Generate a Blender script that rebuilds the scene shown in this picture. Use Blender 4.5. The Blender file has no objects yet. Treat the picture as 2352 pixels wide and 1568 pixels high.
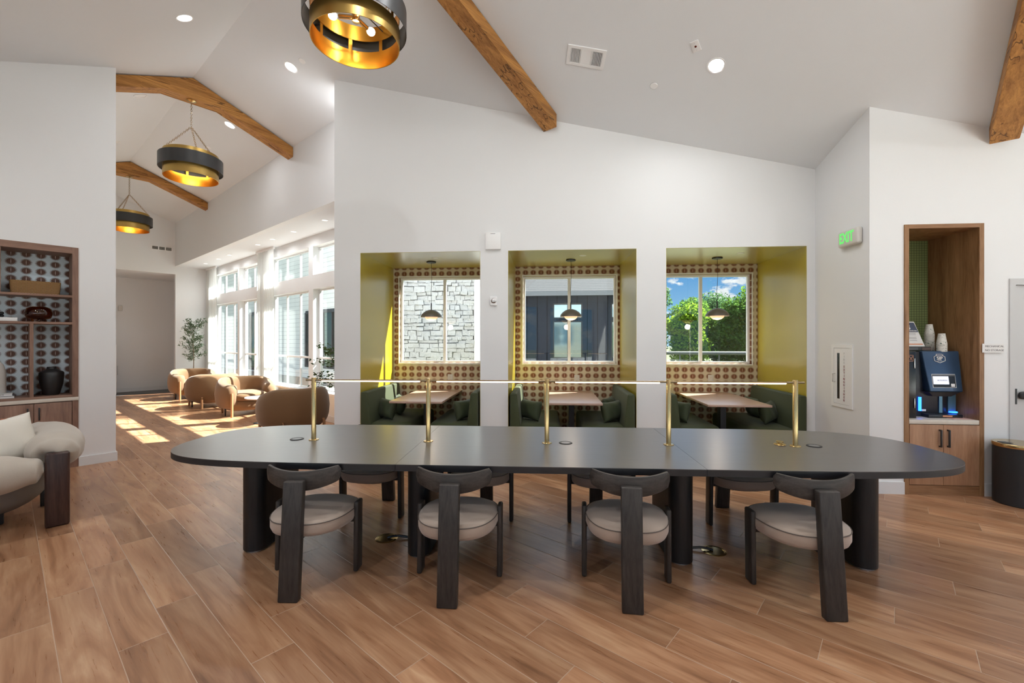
import bpy, bmesh, math, random
from mathutils import Vector, Matrix
random.seed(7)
SC = bpy.context.scene
COL = SC.collection
PI = math.pi
HYAW = math.radians(53.887)            # the hall's axes (s across, w along) turned from the lounge wall's axes
# ------------------------------------------------------------------ camera
cd = bpy.data.cameras.new('camera'); cam = bpy.data.objects.new('camera', cd); COL.objects.link(cam)
cd.sensor_fit = 'HORIZONTAL'; cd.sensor_width = 36.0; cd.lens = 36.0 * 1017 / 2352; cd.shift_y = -3 / 2352
cd.clip_start = .05; cd.clip_end = 400
cam.location = (0, 0, 1.52); cam.rotation_euler = (PI / 2, 0, math.radians(4.5))
SC.camera = cam
# ------------------------------------------------------------------ view
SC.view_settings.view_transform = 'Standard'; SC.view_settings.look = 'None'
SC.view_settings.exposure = 0.0; SC.view_settings.gamma = 1.0; SC.view_settings.use_curve_mapping = False
cy = SC.cycles
cy.use_denoising = True; cy.max_bounces = 9; cy.diffuse_bounces = 5; cy.glossy_bounces = 4
cy.transparent_max_bounces = 16; cy.transmission_bounces = 6; cy.sample_clamp_indirect = 8.0
cy.caustics_reflective = False; cy.caustics_refractive = False
SUN_E = 32.0; SKY = 1.1; LAMP = 16.0
# ------------------------------------------------------------------ node helpers
class NT:
    def __init__(s, tree): s.t = tree; s.n = tree.nodes; s.l = tree.links
    def new(s, k, **kw):
        n = s.n.new(k)
        for a, b in kw.items(): setattr(n, a, b)
        return n
    def inp(s, node, i, v):
        if v is None: return
        if isinstance(v, bpy.types.NodeSocket): s.l.new(v, node.inputs[i])
        else:
            d = node.inputs[i]
            if d.type == 'RGBA' and len(v) == 3: v = (*v, 1)
            d.default_value = v
    def math(s, op, a, b=None, c=None, clamp=False):
        n = s.new('ShaderNodeMath', operation=op, use_clamp=clamp)
        for i, v in enumerate((a, b, c)): s.inp(n, i, v)
        return n.outputs[0]
    def mix(s, f, a, b, blend='MIX'):
        n = s.new('ShaderNodeMix', data_type='RGBA', blend_type=blend)
        s.inp(n, 0, f); s.inp(n, 6, a); s.inp(n, 7, b); return n.outputs[2]
    def ramp(s, f, stops, interp='LINEAR'):
        n = s.new('ShaderNodeValToRGB'); s.inp(n, 0, f); e = n.color_ramp.elements; n.color_ramp.interpolation = interp
        while len(e) > 1: e.remove(e[-1])
        e[0].position = stops[0][0]; e[0].color = (*stops[0][1], 1)
        for p, c in stops[1:]: q = e.new(p); q.color = (*c, 1)
        return n.outputs[0]
    def coord(s, kind='Object', loc=(0, 0, 0), rot=(0, 0, 0), scale=(1, 1, 1)):
        t = s.new('ShaderNodeTexCoord'); m = s.new('ShaderNodeMapping')
        s.l.new(t.outputs[kind], m.inputs[0]); m.inputs[1].default_value = loc
        m.inputs[2].default_value = rot; m.inputs[3].default_value = scale; return m.outputs[0]
    def sep(s, v): n = s.new('ShaderNodeSeparateXYZ'); s.l.new(v, n.inputs[0]); return n.outputs
    def comb(s, x, y, z):
        n = s.new('ShaderNodeCombineXYZ'); s.inp(n, 0, x); s.inp(n, 1, y); s.inp(n, 2, z); return n.outputs[0]
    def noise(s, v, scale, detail=3, rough=.5, dist=0):
        n = s.new('ShaderNodeTexNoise'); s.l.new(v, n.inputs['Vector']); n.inputs['Scale'].default_value = scale
        n.inputs['Detail'].default_value = detail; n.inputs['Roughness'].default_value = rough; n.inputs['Distortion'].default_value = dist
        return n.outputs['Fac']
    def bump(s, h, strength=.2, dist=.01):
        n = s.new('ShaderNodeBump'); s.inp(n, 'Height', h); n.inputs['Strength'].default_value = strength; n.inputs['Distance'].default_value = dist
        return n.outputs[0]
def material(name):
    m = bpy.data.materials.new(name); m.use_nodes = True; nt = NT(m.node_tree)
    b = nt.n['Principled BSDF']; return m, nt, b
def setp(nt, b, **kw):
    for k, v in kw.items(): nt.inp(b, {'color': 'Base Color', 'rough': 'Roughness', 'metal': 'Metallic', 'spec': 'Specular IOR Level', 'normal': 'Normal',
        'trans': 'Transmission Weight', 'sheen': 'Sheen Weight', 'emit': 'Emission Color', 'estr': 'Emission Strength', 'alpha': 'Alpha', 'ior': 'IOR', 'coat': 'Coat Weight', 'crough': 'Coat Roughness'}[k], v)
def plain(name, color, rough=.5, metal=0, spec=.5, bump=0, bscale=60, var=.06, **kw):
    m, nt, b = material(name); co = nt.coord('Object')
    nz = nt.noise(co, bscale, 3)
    d = tuple(c * (1 - var) for c in color); u = tuple(min(1, c * (1 + var)) for c in color)
    setp(nt, b, color=nt.mix(nz, d, u), rough=rough, metal=metal, spec=spec, **kw)
    if bump: setp(nt, b, normal=nt.bump(nz, bump, .004))
    return m
def emissive(name, color, strength):
    m, nt, b = material(name); setp(nt, b, color=(color), emit=color, estr=strength, rough=.4); return m
def wood(name, dark, light, axis='Z', scale=1.0, rough=.45, contrast=1.0, cracks=0, spec=.4, coat=0, crough=.3):
    m, nt, b = material(name)
    sc = {'X': (.09, 1, 1), 'Y': (1, .09, 1), 'Z': (1, 1, .09)}[axis]
    co = nt.coord('Object', scale=tuple(v * scale for v in sc))
    n1 = nt.noise(co, 9, 5, .6, 1.2); n2 = nt.noise(co, 70, 3, .6, .2)
    f = nt.math('ADD', nt.math('MULTIPLY', n1, .75), nt.math('MULTIPLY', n2, .35), clamp=True)
    mid = tuple((a + c) / 2 for a, c in zip(dark, light))
    w = .16 / contrast
    c = nt.ramp(f, [(.55 - w, dark), (.55, mid), (.55 + w, light)])
    if cracks:
        n3 = nt.noise(nt.coord('Object', scale=tuple(v * scale * (1.0 if v == 1 else .6) for v in sc)), 14, 1, .5, 0)
        k = nt.math('LESS_THAN', nt.math('ABSOLUTE', nt.math('SUBTRACT', n3, .5)), cracks)
        k2 = nt.math('MULTIPLY', k, nt.math('GREATER_THAN', nt.noise(nt.coord('Object'), 3.0, 2), .52))
        c = nt.mix(nt.math('MULTIPLY', k2, .75), c, tuple(v * .25 for v in dark))
    setp(nt, b, color=c, rough=rough, spec=spec, coat=coat, crough=crough, normal=nt.bump(n2, .25, .002)); return m
def glass(name, tint=(.96, .985, .98), refl=1.0):
    m = bpy.data.materials.new(name); m.use_nodes = True; nt = NT(m.node_tree); nt.n.clear()
    o = nt.new('ShaderNodeOutputMaterial'); mx = nt.new('ShaderNodeMixShader'); tr = nt.new('ShaderNodeBsdfTransparent'); gl = nt.new('ShaderNodeBsdfGlossy')
    tr.inputs[0].default_value = (*tint, 1); gl.inputs['Roughness'].default_value = .02
    lw = nt.new('ShaderNodeLayerWeight'); lw.inputs[0].default_value = .5
    f = nt.math('MULTIPLY', nt.math('ADD', .04, nt.math('MULTIPLY', nt.math('POWER', lw.outputs['Facing'], 5), .9)), refl, clamp=True)
    nt.l.new(f, mx.inputs[0]); nt.l.new(tr.outputs[0], mx.inputs[1]); nt.l.new(gl.outputs[0], mx.inputs[2]); nt.l.new(mx.outputs[0], o.inputs[0]); return m
# ------------------------------------------------------------------ sky and sun
W = bpy.data.worlds.new('sky'); SC.world = W; W.use_nodes = True
nt = NT(W.node_tree); bg = nt.n['Background']
g = nt.coord('Generated'); z = nt.sep(g)[2]
base = nt.ramp(z, [(0, (.42, .62, .80)), (.04, (.30, .56, .82)), (.14, (.105, .34, .70)), (.34, (.30, .50, .86)), (.5, (1.25, 1.5, 1.9)), (1, (1.6, 1.8, 2.1))])
gs = nt.coord('Generated', loc=(.35, .2, 0), scale=(1, 1, 2.1))
cl = nt.noise(gs, 15, 6, .55, .15)
cm = nt.ramp(cl, [(.525, (0, 0, 0)), (.575, (1, 1, 1))])
cb = nt.ramp(nt.noise(gs, 26, 4), [(.3, (.62, .68, .76)), (.6, (.98, .98, 1.0))])
nt.l.new(nt.mix(cm, base, cb), bg.inputs[0]); bg.inputs[1].default_value = SKY
sd = bpy.data.lights.new('sun', 'SUN'); sun = bpy.data.objects.new('sun', sd); COL.objects.link(sun)
sd.energy = SUN_E; sd.angle = math.radians(.6); sd.color = (1, .965, .92)
sun.rotation_euler = Vector((-1, -.60, -1.28)).to_track_quat('-Z', 'Y').to_euler(); sun.location = (14, 12, 16)
# ------------------------------------------------------------------ mesh helpers
class MB:
    def __init__(s): s.b = bmesh.new()
    def _new(s, verts, mat):
        if mat is not None:
            for v in verts: v.co = mat @ v.co
    def box(s, c, d, rot=None, bev=0, seg=2):
        m = Matrix.Translation(c) @ (rot.to_4x4() if rot is not None else Matrix()) @ Matrix.Diagonal((*d, 1))
        r = bmesh.ops.create_cube(s.b, size=1, matrix=m)
        if bev:
            es = list({e for v in r['verts'] for e in v.link_edges})
            bmesh.ops.bevel(s.b, geom=es, offset=bev, segments=seg, profile=.5, affect='EDGES')
        return s
    def bb(s, x0, x1, y0, y1, z0, z1, bev=0, seg=2):
        return s.box(((x0 + x1) / 2, (y0 + y1) / 2, (z0 + z1) / 2), (abs(x1 - x0), abs(y1 - y0), abs(z1 - z0)), bev=bev, seg=seg)
    def prism(s, pts, z0, z1, mat=None, bev=0):
        """polygon in xy pushed from z0 to z1; z0/z1 may be functions of x,y"""
        f0 = z0 if callable(z0) else (lambda x, y: z0); f1 = z1 if callable(z1) else (lambda x, y: z1)
        a = [s.b.verts.new((x, y, f0(x, y))) for x, y in pts]; c = [s.b.verts.new((x, y, f1(x, y))) for x, y in pts]
        n = len(pts); s.b.faces.new(a[::-1]); s.b.faces.new(c)
        side = [s.b.faces.new((a[i], a[(i + 1) % n], c[(i + 1) % n], c[i])) for i in range(n)]
        if bev:
            es = [e for f in side for e in f.edges if len({v in a for v in e.verts}) == 1]
            es = list({e for e in es}); bmesh.ops.bevel(s.b, geom=es, offset=bev, segments=2, profile=.5, affect='EDGES')
        elif mat is not None: s._new(a + c, mat)
        return s
    def lathe(s, prof, c=(0, 0, 0), seg=32, mat=None, close=False, a0=0, a1=2 * PI):
        full = abs(a1 - a0 - 2 * PI) < 1e-6; k = seg if full else seg + 1
        rows = []
        for r, z in prof:
            if r < 1e-6: rows.append([s.b.verts.new((c[0], c[1], c[2] + z))])
            else: rows.append([s.b.verts.new((c[0] + r * math.cos(a0 + (a1 - a0) * i / seg), c[1] + r * math.sin(a0 + (a1 - a0) * i / seg), c[2] + z)) for i in range(k)])
        nr = len(rows)
        for j in range(nr if close else nr - 1):
            A, B = rows[j], rows[(j + 1) % nr]
            for i in range(seg):
                i2 = (i + 1) % k
                if len(A) == 1 and len(B) == 1: continue
                if len(A) == 1: s.b.faces.new((A[0], B[i], B[i2]))
                elif len(B) == 1: s.b.faces.new((A[i], B[0], A[i2]))
                else: s.b.faces.new((A[i], B[i], B[i2], A[i2]))
        if mat is not None: s._new([v for r_ in rows for v in r_], mat)
        return s
    def cyl(s, p0, p1, r, r2=None, seg=16):
        p0 = Vector(p0); p1 = Vector(p1); L = (p1 - p0).length; r2 = r if r2 is None else r2
        m = Matrix.Translation(p0) @ (p1 - p0).to_track_quat('Z', 'Y').to_matrix().to_4x4()
        return s.lathe([(0, 0), (r, 0), (r2, L), (0, L)], seg=seg, mat=m)
    def tube(s, pts, rad, seg=8, cap=True):
        pts = [Vector(p) for p in pts]; n = len(pts); R = rad if callable(rad) else (lambda t: rad); loops = []
        up = Vector((0, 0, 1))
        for i, p in enumerate(pts):
            d = (pts[min(i + 1, n - 1)] - pts[max(i - 1, 0)]).normalized()
            a = d.cross(up) if abs(d.dot(up)) < .97 else d.cross(Vector((1, 0, 0))); a.normalize(); b_ = d.cross(a); rr = R(i / (n - 1))
            loops.append([p + (a * math.cos(2 * PI * k / seg) + b_ * math.sin(2 * PI * k / seg)) * rr for k in range(seg)])
        return s.loft(loops, cap)
    def loft(s, loops, cap=True, closed=False):
        rows = [[s.b.verts.new(p) for p in L] for L in loops]; n = len(rows); k = len(rows[0])
        for j in range(n if closed else n - 1):
            A, B = rows[j], rows[(j + 1) % n]
            for i in range(k): s.b.faces.new((A[i], A[(i + 1) % k], B[(i + 1) % k], B[i]))
        if cap and not closed: s.b.faces.new(rows[0][::-1]); s.b.faces.new(rows[-1])
        return s
    def ball(s, c, r, seg=24, ring=14, e=1.0):
        """superellipsoid; r=(x,y,z); e<1 squares it off"""
        if not hasattr(r, '__len__'): r = (r, r, r)
        pw = lambda v: math.copysign(abs(v) ** e, v)
        def P(u, v): return (c[0] + r[0] * pw(math.cos(v)) * pw(math.cos(u)), c[1] + r[1] * pw(math.cos(v)) * pw(math.sin(u)), c[2] + r[2] * pw(math.sin(v)))
        rows = [[s.b.verts.new(P(0, -PI / 2))]] + [[s.b.verts.new(P(2 * PI * i / seg, -PI / 2 + PI * j / ring)) for i in range(seg)] for j in range(1, ring)] + [[s.b.verts.new(P(0, PI / 2))]]
        for j in range(ring):
            A, B = rows[j], rows[j + 1]
            for i in range(seg):
                i2 = (i + 1) % seg
                if len(A) == 1: s.b.faces.new((A[0], B[i2], B[i]))
                elif len(B) == 1: s.b.faces.new((A[i], A[i2], B[0]))
                else: s.b.faces.new((A[i], A[i2], B[i2], B[i]))
        return s
    def build(s, name, mat, parent=None, loc=None, rot=None, smooth=True, ang=35):
        me = bpy.data.meshes.new(name)
        bmesh.ops.recalc_face_normals(s.b, faces=s.b.faces[:]); s.b.to_mesh(me); s.b.free()
        me.materials.append(mat)
        if smooth:
            for p in me.polygons: p.use_smooth = True
            me.set_sharp_from_angle(angle=math.radians(ang))
        o = bpy.data.objects.new(name, me); COL.objects.link(o)
        if parent: o.parent = parent
        if loc is not None: o.location = loc
        if rot is not None: o.rotation_euler = rot
        return o
def tag(o, label, cat, group=None):
    o['label'] = label; o['category'] = cat
    if group: o['group'] = group
    return o
def struct(o): o['kind'] = 'structure'; return o
def stuff(o): o['kind'] = 'stuff'; return o
def thing(name, label, cat, loc=(0, 0, 0), rz=0, group=None, rot=None):
    o = bpy.data.objects.new(name, None); COL.objects.link(o); o.empty_display_size = .1
    o.location = loc; o.rotation_euler = rot if rot is not None else (0, 0, rz); return tag(o, label, cat, group)
def copy_tree(o, parent=None):
    c = o.copy(); COL.objects.link(c); c.parent = parent
    for ch in o.children: copy_tree(ch, c)
    return c
def dup(o, label, loc, rz=None, group=None):
    c = copy_tree(o); c.location = loc; c['label'] = label
    if rz is not None: c.rotation_euler = (0, 0, rz)
    if group: c['group'] = group
    return c
def text(name, body, size, mat, parent, loc, rot, ext=.001, align='CENTER', space=1.0, line=1.0, sx=1.0, bold=0):
    cu = bpy.data.curves.new(name, 'FONT'); cu.body = body; cu.size = size; cu.extrude = ext; cu.align_x = align; cu.align_y = 'CENTER'
    cu.space_character = space; cu.space_line = line; cu.offset = bold
    cu.materials.append(mat); o = bpy.data.objects.new(name, cu); COL.objects.link(o); o.parent = parent
    me = bpy.data.meshes.new_from_object(o); bpy.data.objects.remove(o); bpy.data.curves.remove(cu)
    o = bpy.data.objects.new(name, me); COL.objects.link(o); o.parent = parent
    o.location = loc; o.rotation_euler = rot; o.scale = (sx, 1, 1); return o
hc, hs_ = math.cos(HYAW), math.sin(HYAW)
def H(s, w, z=0): return Vector((s * hc - w * hs_, s * hs_ + w * hc, z))
def toH(x, y): return (x * hc + y * hs_, -x * hs_ + y * hc)
def zr(s, w=0): return 5.30 - .383 * (s - 1.85)
def zl(s, w=0): return 5.30 + .39 * (s - 1.85)
def zw(x, y):
    s, w = toH(x, y); return zr(s) if s > 1.85 else zl(s)
# ------------------------------------------------------------------ materials
M = {}
M['wall'] = plain('white wall paint', (.78, .785, .79), .55, spec=.3, bump=.03, bscale=180, var=.01)
M['ceil'] = plain('white ceiling paint', (.775, .795, .815), .8, spec=.2, bump=.02, bscale=160, var=.01)
M['base'] = plain('white baseboard paint', (.72, .73, .74), .4, var=.01)
M['white'] = plain('white plastic', (.86, .86, .86), .35, var=.01)
M['offwhite'] = plain('cream plastic', (.62, .60, .56), .4, var=.01)
M['olive'] = plain('olive satin paint', (.44, .345, .018), .3, spec=1.0, coat=1.0, crough=.28, bump=.02, bscale=120, var=.03)
M['beam'] = wood('honey oak beam', (.26, .105, .026), (.60, .29, .078), 'X', 1.3, .55, cracks=.018)
M['black'] = plain('black metal', (.018, .018, .019), .42, spec=.5)
M['blackgloss'] = plain('black plastic', (.010, .010, .011), .2)
M['table'] = wood('black stained oak top', (.032, .030, .031), (.050, .047, .048), 'X', 1.5, .36, 1, spec=1.0, coat=.8, crough=.30)
M['edge'] = plain('black table edge', (.012, .012, .014), .42)
M['tablelegs'] = wood('black stained oak legs', (.010, .010, .011), (.022, .021, .021), 'Z', 1.5, .38)
M['chairwood'] = wood('charcoal oak', (.020, .017, .015), (.062, .053, .047), 'Z', 2.4, .42)
M['chairback'] = wood('charcoal oak bent', (.022, .019, .017), (.066, .057, .051), 'X', 2.4, .42)
M['seat'] = plain('taupe velvet', (.42, .33, .265), .75, sheen=.4, bump=.15, bscale=300, var=.05)
M['piping'] = plain('grey brown piping', (.13, .105, .09), .7)
M['brass'] = plain('brushed brass', (.62, .46, .22), .2, metal=1, bscale=20, var=.01)
M['brassdark'] = plain('aged brass', (.33, .25, .15), .35, metal=1)
M['goldout'] = plain('antique gold', (.50, .33, .10), .33, metal=1, var=.12, bscale=6)
M['goldin'] = plain('gold leaf lining', (.72, .33, .04), .3, metal=1, var=.10, bscale=8)
M['bronze'] = plain('blackened bronze', (.045, .045, .045), .38, metal=.3, spec=.5)
M['velvet'] = plain('dark green velvet', (.036, .047, .014), .7, sheen=.08, bump=.1, bscale=250, var=.25)
M['velvetpillow'] = plain('green velvet pillow', (.036, .050, .019), .7, sheen=.1, bump=.12, bscale=200, var=.2)
M['tabtop'] = wood('walnut laminate', (.36, .225, .165), (.50, .35, .275), 'X', 1.2, .32, spec=.9)
M['cab'] = wood('rose brown oak', (.175, .095, .066), (.32, .19, .135), 'Z', 1.1, .5)
M['cabx'] = wood('rose brown oak rail', (.175, .095, .066), (.32, .19, .135), 'X', 1.1, .5)
M['niche'] = wood('warm oak panel', (.19, .092, .038), (.40, .22, .105), 'Z', 1.0, .45)
M['nichedoor'] = wood('warm oak door', (.29, .145, .078), (.44, .255, .15), 'Z', 1.4, .45)
M['stone'] = plain('beige stone slab', (.62, .57, .50), .35, bscale=18, var=.12)
M['tan'] = plain('tan suede', (.19, .100, .040), .8, sheen=.3, bump=.12, bscale=120, var=.08)
M['tanleg'] = plain('tan oak leg', (.42, .22, .10), .5)
M['sofa'] = plain('beige velour', (.46, .405, .34), .8, sheen=.3, bump=.1, bscale=160, var=.05)
M['sofagrey'] = plain('grey woven fabric', (.24, .225, .21), .9, bump=.3, bscale=400, var=.1)
M['darkwood'] = wood('dark brown oak', (.022, .010, .008), (.075, .038, .030), 'Z', 1.6, .28)
M['pillow'] = plain('ivory linen', (.72, .68, .60), .9, bump=.2, bscale=300, var=.04)
M['rust'] = plain('rust fabric', (.42, .17, .10), .9)
M['frame'] = plain('white window frame', (.82, .82, .81), .35, var=.01)
M['darkframe'] = plain('black window frame', (.02, .022, .025), .4)
M['glass'] = glass('clear glass', (.95, .98, .97), .9)
M['glassg'] = glass('green tinted glass', (.72, .88, .82), 1.1)
M['amber'] = glass('amber glass', (.62, .30, .08), 1.6)
M['marble'] = plain('white marble', (.70, .70, .70), .2, bscale=8, var=.08)
M['leaf'] = plain('green leaves', (.055, .12, .03), .5, var=.4, bscale=12)
M['leafgrey'] = plain('olive leaves', (.075, .125, .062), .5, var=.4, bscale=14)
M['bark'] = plain('bark', (.16, .11, .07), .9, bump=.3)
M['pot'] = plain('grey planter', (.30, .29, .28), .6)
M['blackceramic'] = plain('black ceramic', (.014, .014, .015), .38)
M['wicker'] = None
M['red'] = plain('dark red lettering', (.24, .03, .045), .5)
M['ink'] = plain('dark grey lettering', (.05, .05, .055), .5)
M['silver'] = plain('brushed steel', (.55, .55, .55), .3, metal=1)
M['navy'] = plain('navy metal panel', (.035, .075, .15), .32, spec=.6, metal=.35)
M['teal'] = plain('blue side strip', (.10, .22, .32), .3, metal=.4)
M['machine'] = plain('black machine body', (.016, .018, .026), .3)
M['copper'] = plain('copper label', (.55, .25, .15), .4, metal=.4)
M['paper'] = plain('white paper', (.78, .77, .76), .6, var=.01)
M['navyink'] = plain('navy print', (.06, .08, .13), .6)
M['door'] = plain('grey door paint', (.56, .56, .56), .45, var=.01)
M['lens'] = emissive('lit downlight lens', (1, .96, .9), 9.0)
M['softlens'] = emissive('soft downlight lens', (1, .98, .95), 1.0)
M['bulb'] = emissive('lit bulb', (1, .84, .62), 12.0)
M['led'] = emissive('warm light bar', (1, .74, .46), 4.0)
M['globe'] = emissive('lit opal globe', (1, .66, .40), .75)
M['exit'] = emissive('lit green letters', (.14, .75, .16), .6)
M['blueled'] = emissive('blue light strip', (.02, .16, 1), 5.0)
M['screen'] = emissive('lit white screen', (.62, .64, .74), .85)
M['grout'] = plain('dark floor', (.10, .10, .10), .5)
# floor planks: rows run along the hall, each row's joints step by about a quarter plank
def floor_mat():
    m, nt, b = material('oak look floor planks')
    co = nt.coord('Object', rot=(0, 0, math.radians(.48))); x, y, z = nt.sep(co)
    u = nt.math('DIVIDE', nt.math('SUBTRACT', x, .167), .198); row = nt.math('FLOOR', u); fu = nt.math('SUBTRACT', u, row)
    v = nt.math('DIVIDE', nt.math('SUBTRACT', nt.math('SUBTRACT', y, 3.745), nt.math('MULTIPLY', row, .302)), 1.18); cell = nt.math('FLOOR', v); fv = nt.math('SUBTRACT', v, cell)
    wn = nt.new('ShaderNodeTexWhiteNoise', noise_dimensions='2D'); nt.l.new(nt.comb(row, cell, 0), wn.inputs[0]); rnd = wn.outputs[0]
    off = nt.math('MULTIPLY', rnd, 37.0)
    gv = nt.comb(nt.math('ADD', x, off), nt.math('ADD', nt.math('MULTIPLY', y, .13), off), off)
    g1 = nt.noise(gv, 7, 4, .55, 1.6); g2 = nt.noise(nt.comb(nt.math('ADD', x, off), nt.math('MULTIPLY', y, .05), off), 60, 3, .6, .3)
    f = nt.math('ADD', nt.math('MULTIPLY', g1, .8), nt.math('MULTIPLY', g2, .25))
    c = nt.ramp(f, [(.32, (.215, .100, .048)), (.48, (.340, .168, .086)), (.62, (.43, .240, .132)), (.78, (.55, .345, .205))])
    hv = nt.math('ADD', .78, nt.math('MULTIPLY', rnd, .38))
    c = nt.mix(1.0, c, nt.comb(hv, hv, hv), 'MULTIPLY')
    eu = nt.math('MULTIPLY', nt.math('MINIMUM', fu, nt.math('SUBTRACT', 1, fu)), .198)
    ev = nt.math('MULTIPLY', nt.math('MINIMUM', fv, nt.math('SUBTRACT', 1, fv)), 1.18)
    e = nt.math('MINIMUM', eu, ev); j = nt.math('LESS_THAN', e, .0016)
    c = nt.mix(j, c, (.46, .33, .235))
    ht = nt.math('MULTIPLY', nt.math('MINIMUM', e, .004), 250)
    setp(nt, b, color=c, rough=nt.math('ADD', .22, nt.math('MULTIPLY', g2, .16)), spec=.5, normal=nt.bump(ht, .35, .002)); return m
M['floor'] = floor_mat()
def star_mat(name, bgc, star, stem, ax='X', px=.119, pz=.0985, ox=0, oz=0):
    m, nt, b = material(name); x, y, z = nt.sep(nt.coord('Object'))
    if ax == 'Y': x = y
    cx = nt.math('DIVIDE', nt.math('SUBTRACT', x, ox), px); cz = nt.math('DIVIDE', nt.math('SUBTRACT', z, oz), pz)
    fx = nt.math('MULTIPLY', nt.math('SUBTRACT', nt.math('SUBTRACT', cx, nt.math('FLOOR', cx)), .5), px)
    fz = nt.math('MULTIPLY', nt.math('SUBTRACT', nt.math('SUBTRACT', cz, nt.math('FLOOR', cz)), .5), pz)
    r = nt.math('SQRT', nt.math('ADD', nt.math('POWER', nt.math('ABSOLUTE', fx), 2), nt.math('POWER', nt.math('ABSOLUTE', nt.math('MULTIPLY', fz, 1.12)), 2)))
    a = nt.math('ARCTAN2', fz, fx)
    tri = nt.math('PINGPONG', nt.math('MULTIPLY', nt.math('ADD', a, PI), 24 / (2 * PI) * 1.0), .5)
    lim = nt.math('ADD', .032, nt.math('MULTIPLY', tri, .043))
    st = nt.math('LESS_THAN', r, lim)
    stem_w = nt.math('ADD', .0006, nt.math('MULTIPLY', nt.math('MAXIMUM', nt.math('SUBTRACT', 1, nt.math('DIVIDE', nt.math('ABSOLUTE', fz), .028)), 0), .0021))
    sm = nt.math('LESS_THAN', nt.math('ABSOLUTE', fx), stem_w)
    sm = nt.math('MULTIPLY', sm, nt.math('LESS_THAN', nt.math('ABSOLUTE', fz), .047))
    c = nt.mix(sm, nt.mix(st, bgc, star), stem)
    setp(nt, b, color=c, rough=.55, spec=.35); return m
M['starbeige'] = star_mat('beige starburst wallpaper', (.62, .55, .41), (.20, .078, .038), (.74, .56, .42), ox=-.03, oz=.045)
M['starblue'] = star_mat('blue starburst wallpaper', (.68, .78, .84), (.13, .06, .042), (.70, .62, .58), px=.121, ox=.055, oz=.03)
def mosaic():
    m, nt, b = material('green mosaic tile'); x, y, z = nt.sep(nt.coord('Object'))
    def fr(v):
        v = nt.math('DIVIDE', v, .027); f = nt.math('FRACT', nt.math('ADD', v, 400)); return nt.math('MINIMUM', f, nt.math('SUBTRACT', 1, f))
    e = nt.math('MINIMUM', fr(x), fr(z)); j = nt.math('LESS_THAN', e, .07)
    setp(nt, b, color=nt.mix(j, (.20, .25, .10), (.06, .075, .035)), rough=.3); return m
M['mosaic'] = mosaic()
def siding_mat(name, col, pitch, axis, depth=.8, groove=.06, rough=.6, spec=.4):
    m, nt, b = material(name); xyz = nt.sep(nt.coord('Object')); v = xyz['XYZ'.index(axis)]
    f = nt.math('FRACT', nt.math('ADD', nt.math('DIVIDE', v, pitch), 100)); j = nt.math('LESS_THAN', f, groove)
    nz = nt.noise(nt.coord('Object'), 30, 3)
    c = nt.mix(nz, tuple(k * .9 for k in col), tuple(min(1, k * 1.1) for k in col))
    setp(nt, b, color=nt.mix(j, c, tuple(k * (1 - depth) for k in col)), rough=rough, spec=spec); return m
M['siding'] = siding_mat('white lap siding', (.80, .79, .74), .19, 'Z', .7, .05)
M['darksiding'] = siding_mat('charcoal board siding', (.026, .034, .052), .40, 'X', .85, .07, .85, .08)
M['shingle'] = siding_mat('grey shingle roof', (.075, .077, .08), .22, 'Y', .45, .22, .95, .05)
M['grass'] = plain('dry grass ground', (.07, .08, .035), .95, bscale=3, var=.3)
M['paving'] = plain('pale paving', (.16, .155, .14), .8, bscale=3, var=.1)
def curtain_mat():
    m = bpy.data.materials.new('sheer curtain'); m.use_nodes = True; nt = NT(m.node_tree); nt.n.clear()
    o = nt.new('ShaderNodeOutputMaterial'); d = nt.new('ShaderNodeBsdfDiffuse'); t = nt.new('ShaderNodeBsdfTranslucent'); tr = nt.new('ShaderNodeBsdfTransparent')
    nz = nt.noise(nt.coord('Object', scale=(1, 1, .2)), 300, 2); c = nt.mix(nz, (.80, .80, .78), (.88, .88, .86)); nt.l.new(c, d.inputs[0]); nt.l.new(c, t.inputs[0])
    a = nt.new('ShaderNodeMixShader'); a.inputs[0].default_value = .5; nt.l.new(d.outputs[0], a.inputs[1]); nt.l.new(t.outputs[0], a.inputs[2])
    b = nt.new('ShaderNodeMixShader'); b.inputs[0].default_value = .22; nt.l.new(a.outputs[0], b.inputs[1]); nt.l.new(tr.outputs[0], b.inputs[2]); nt.l.new(b.outputs[0], o.inputs[0]); return m
M['curtain'] = curtain_mat()
def wicker():
    m, nt, b = material('woven wicker'); x, y, z = nt.sep(nt.coord('Object'))
    a = nt.math('SINE', nt.math('MULTIPLY', x, 260)); c2 = nt.math('SINE', nt.math('ADD', nt.math('MULTIPLY', z, 420), nt.math('MULTIPLY', nt.math('SIGN', a), 1.57)))
    f = nt.math('ADD', .5, nt.math('MULTIPLY', c2, .5))
    setp(nt, b, color=nt.mix(f, (.10, .045, .015), (.46, .27, .10)), rough=.7, normal=nt.bump(f, .8, .006)); return m
M['wicker'] = wicker()
def rubble():
    m, nt, b = material('pale ledge stone'); co = nt.coord('Object')
    f = nt.noise(co, 14, 5, .65); g_ = nt.noise(co, 2.2, 3)
    setp(nt, b, color=nt.mix(nt.math('MULTIPLY', nt.math('ADD', f, g_), .5), (.24, .25, .26), (.60, .61, .62)), rough=.85, normal=nt.bump(f, .9, .03)); return m
M['rubble'] = rubble(); M['farglass'] = plain('reflecting window glass', (.20, .29, .33), .08, metal=.8)
M['mortar'] = plain('grey mortar', (.17, .17, .17), .9)
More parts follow.
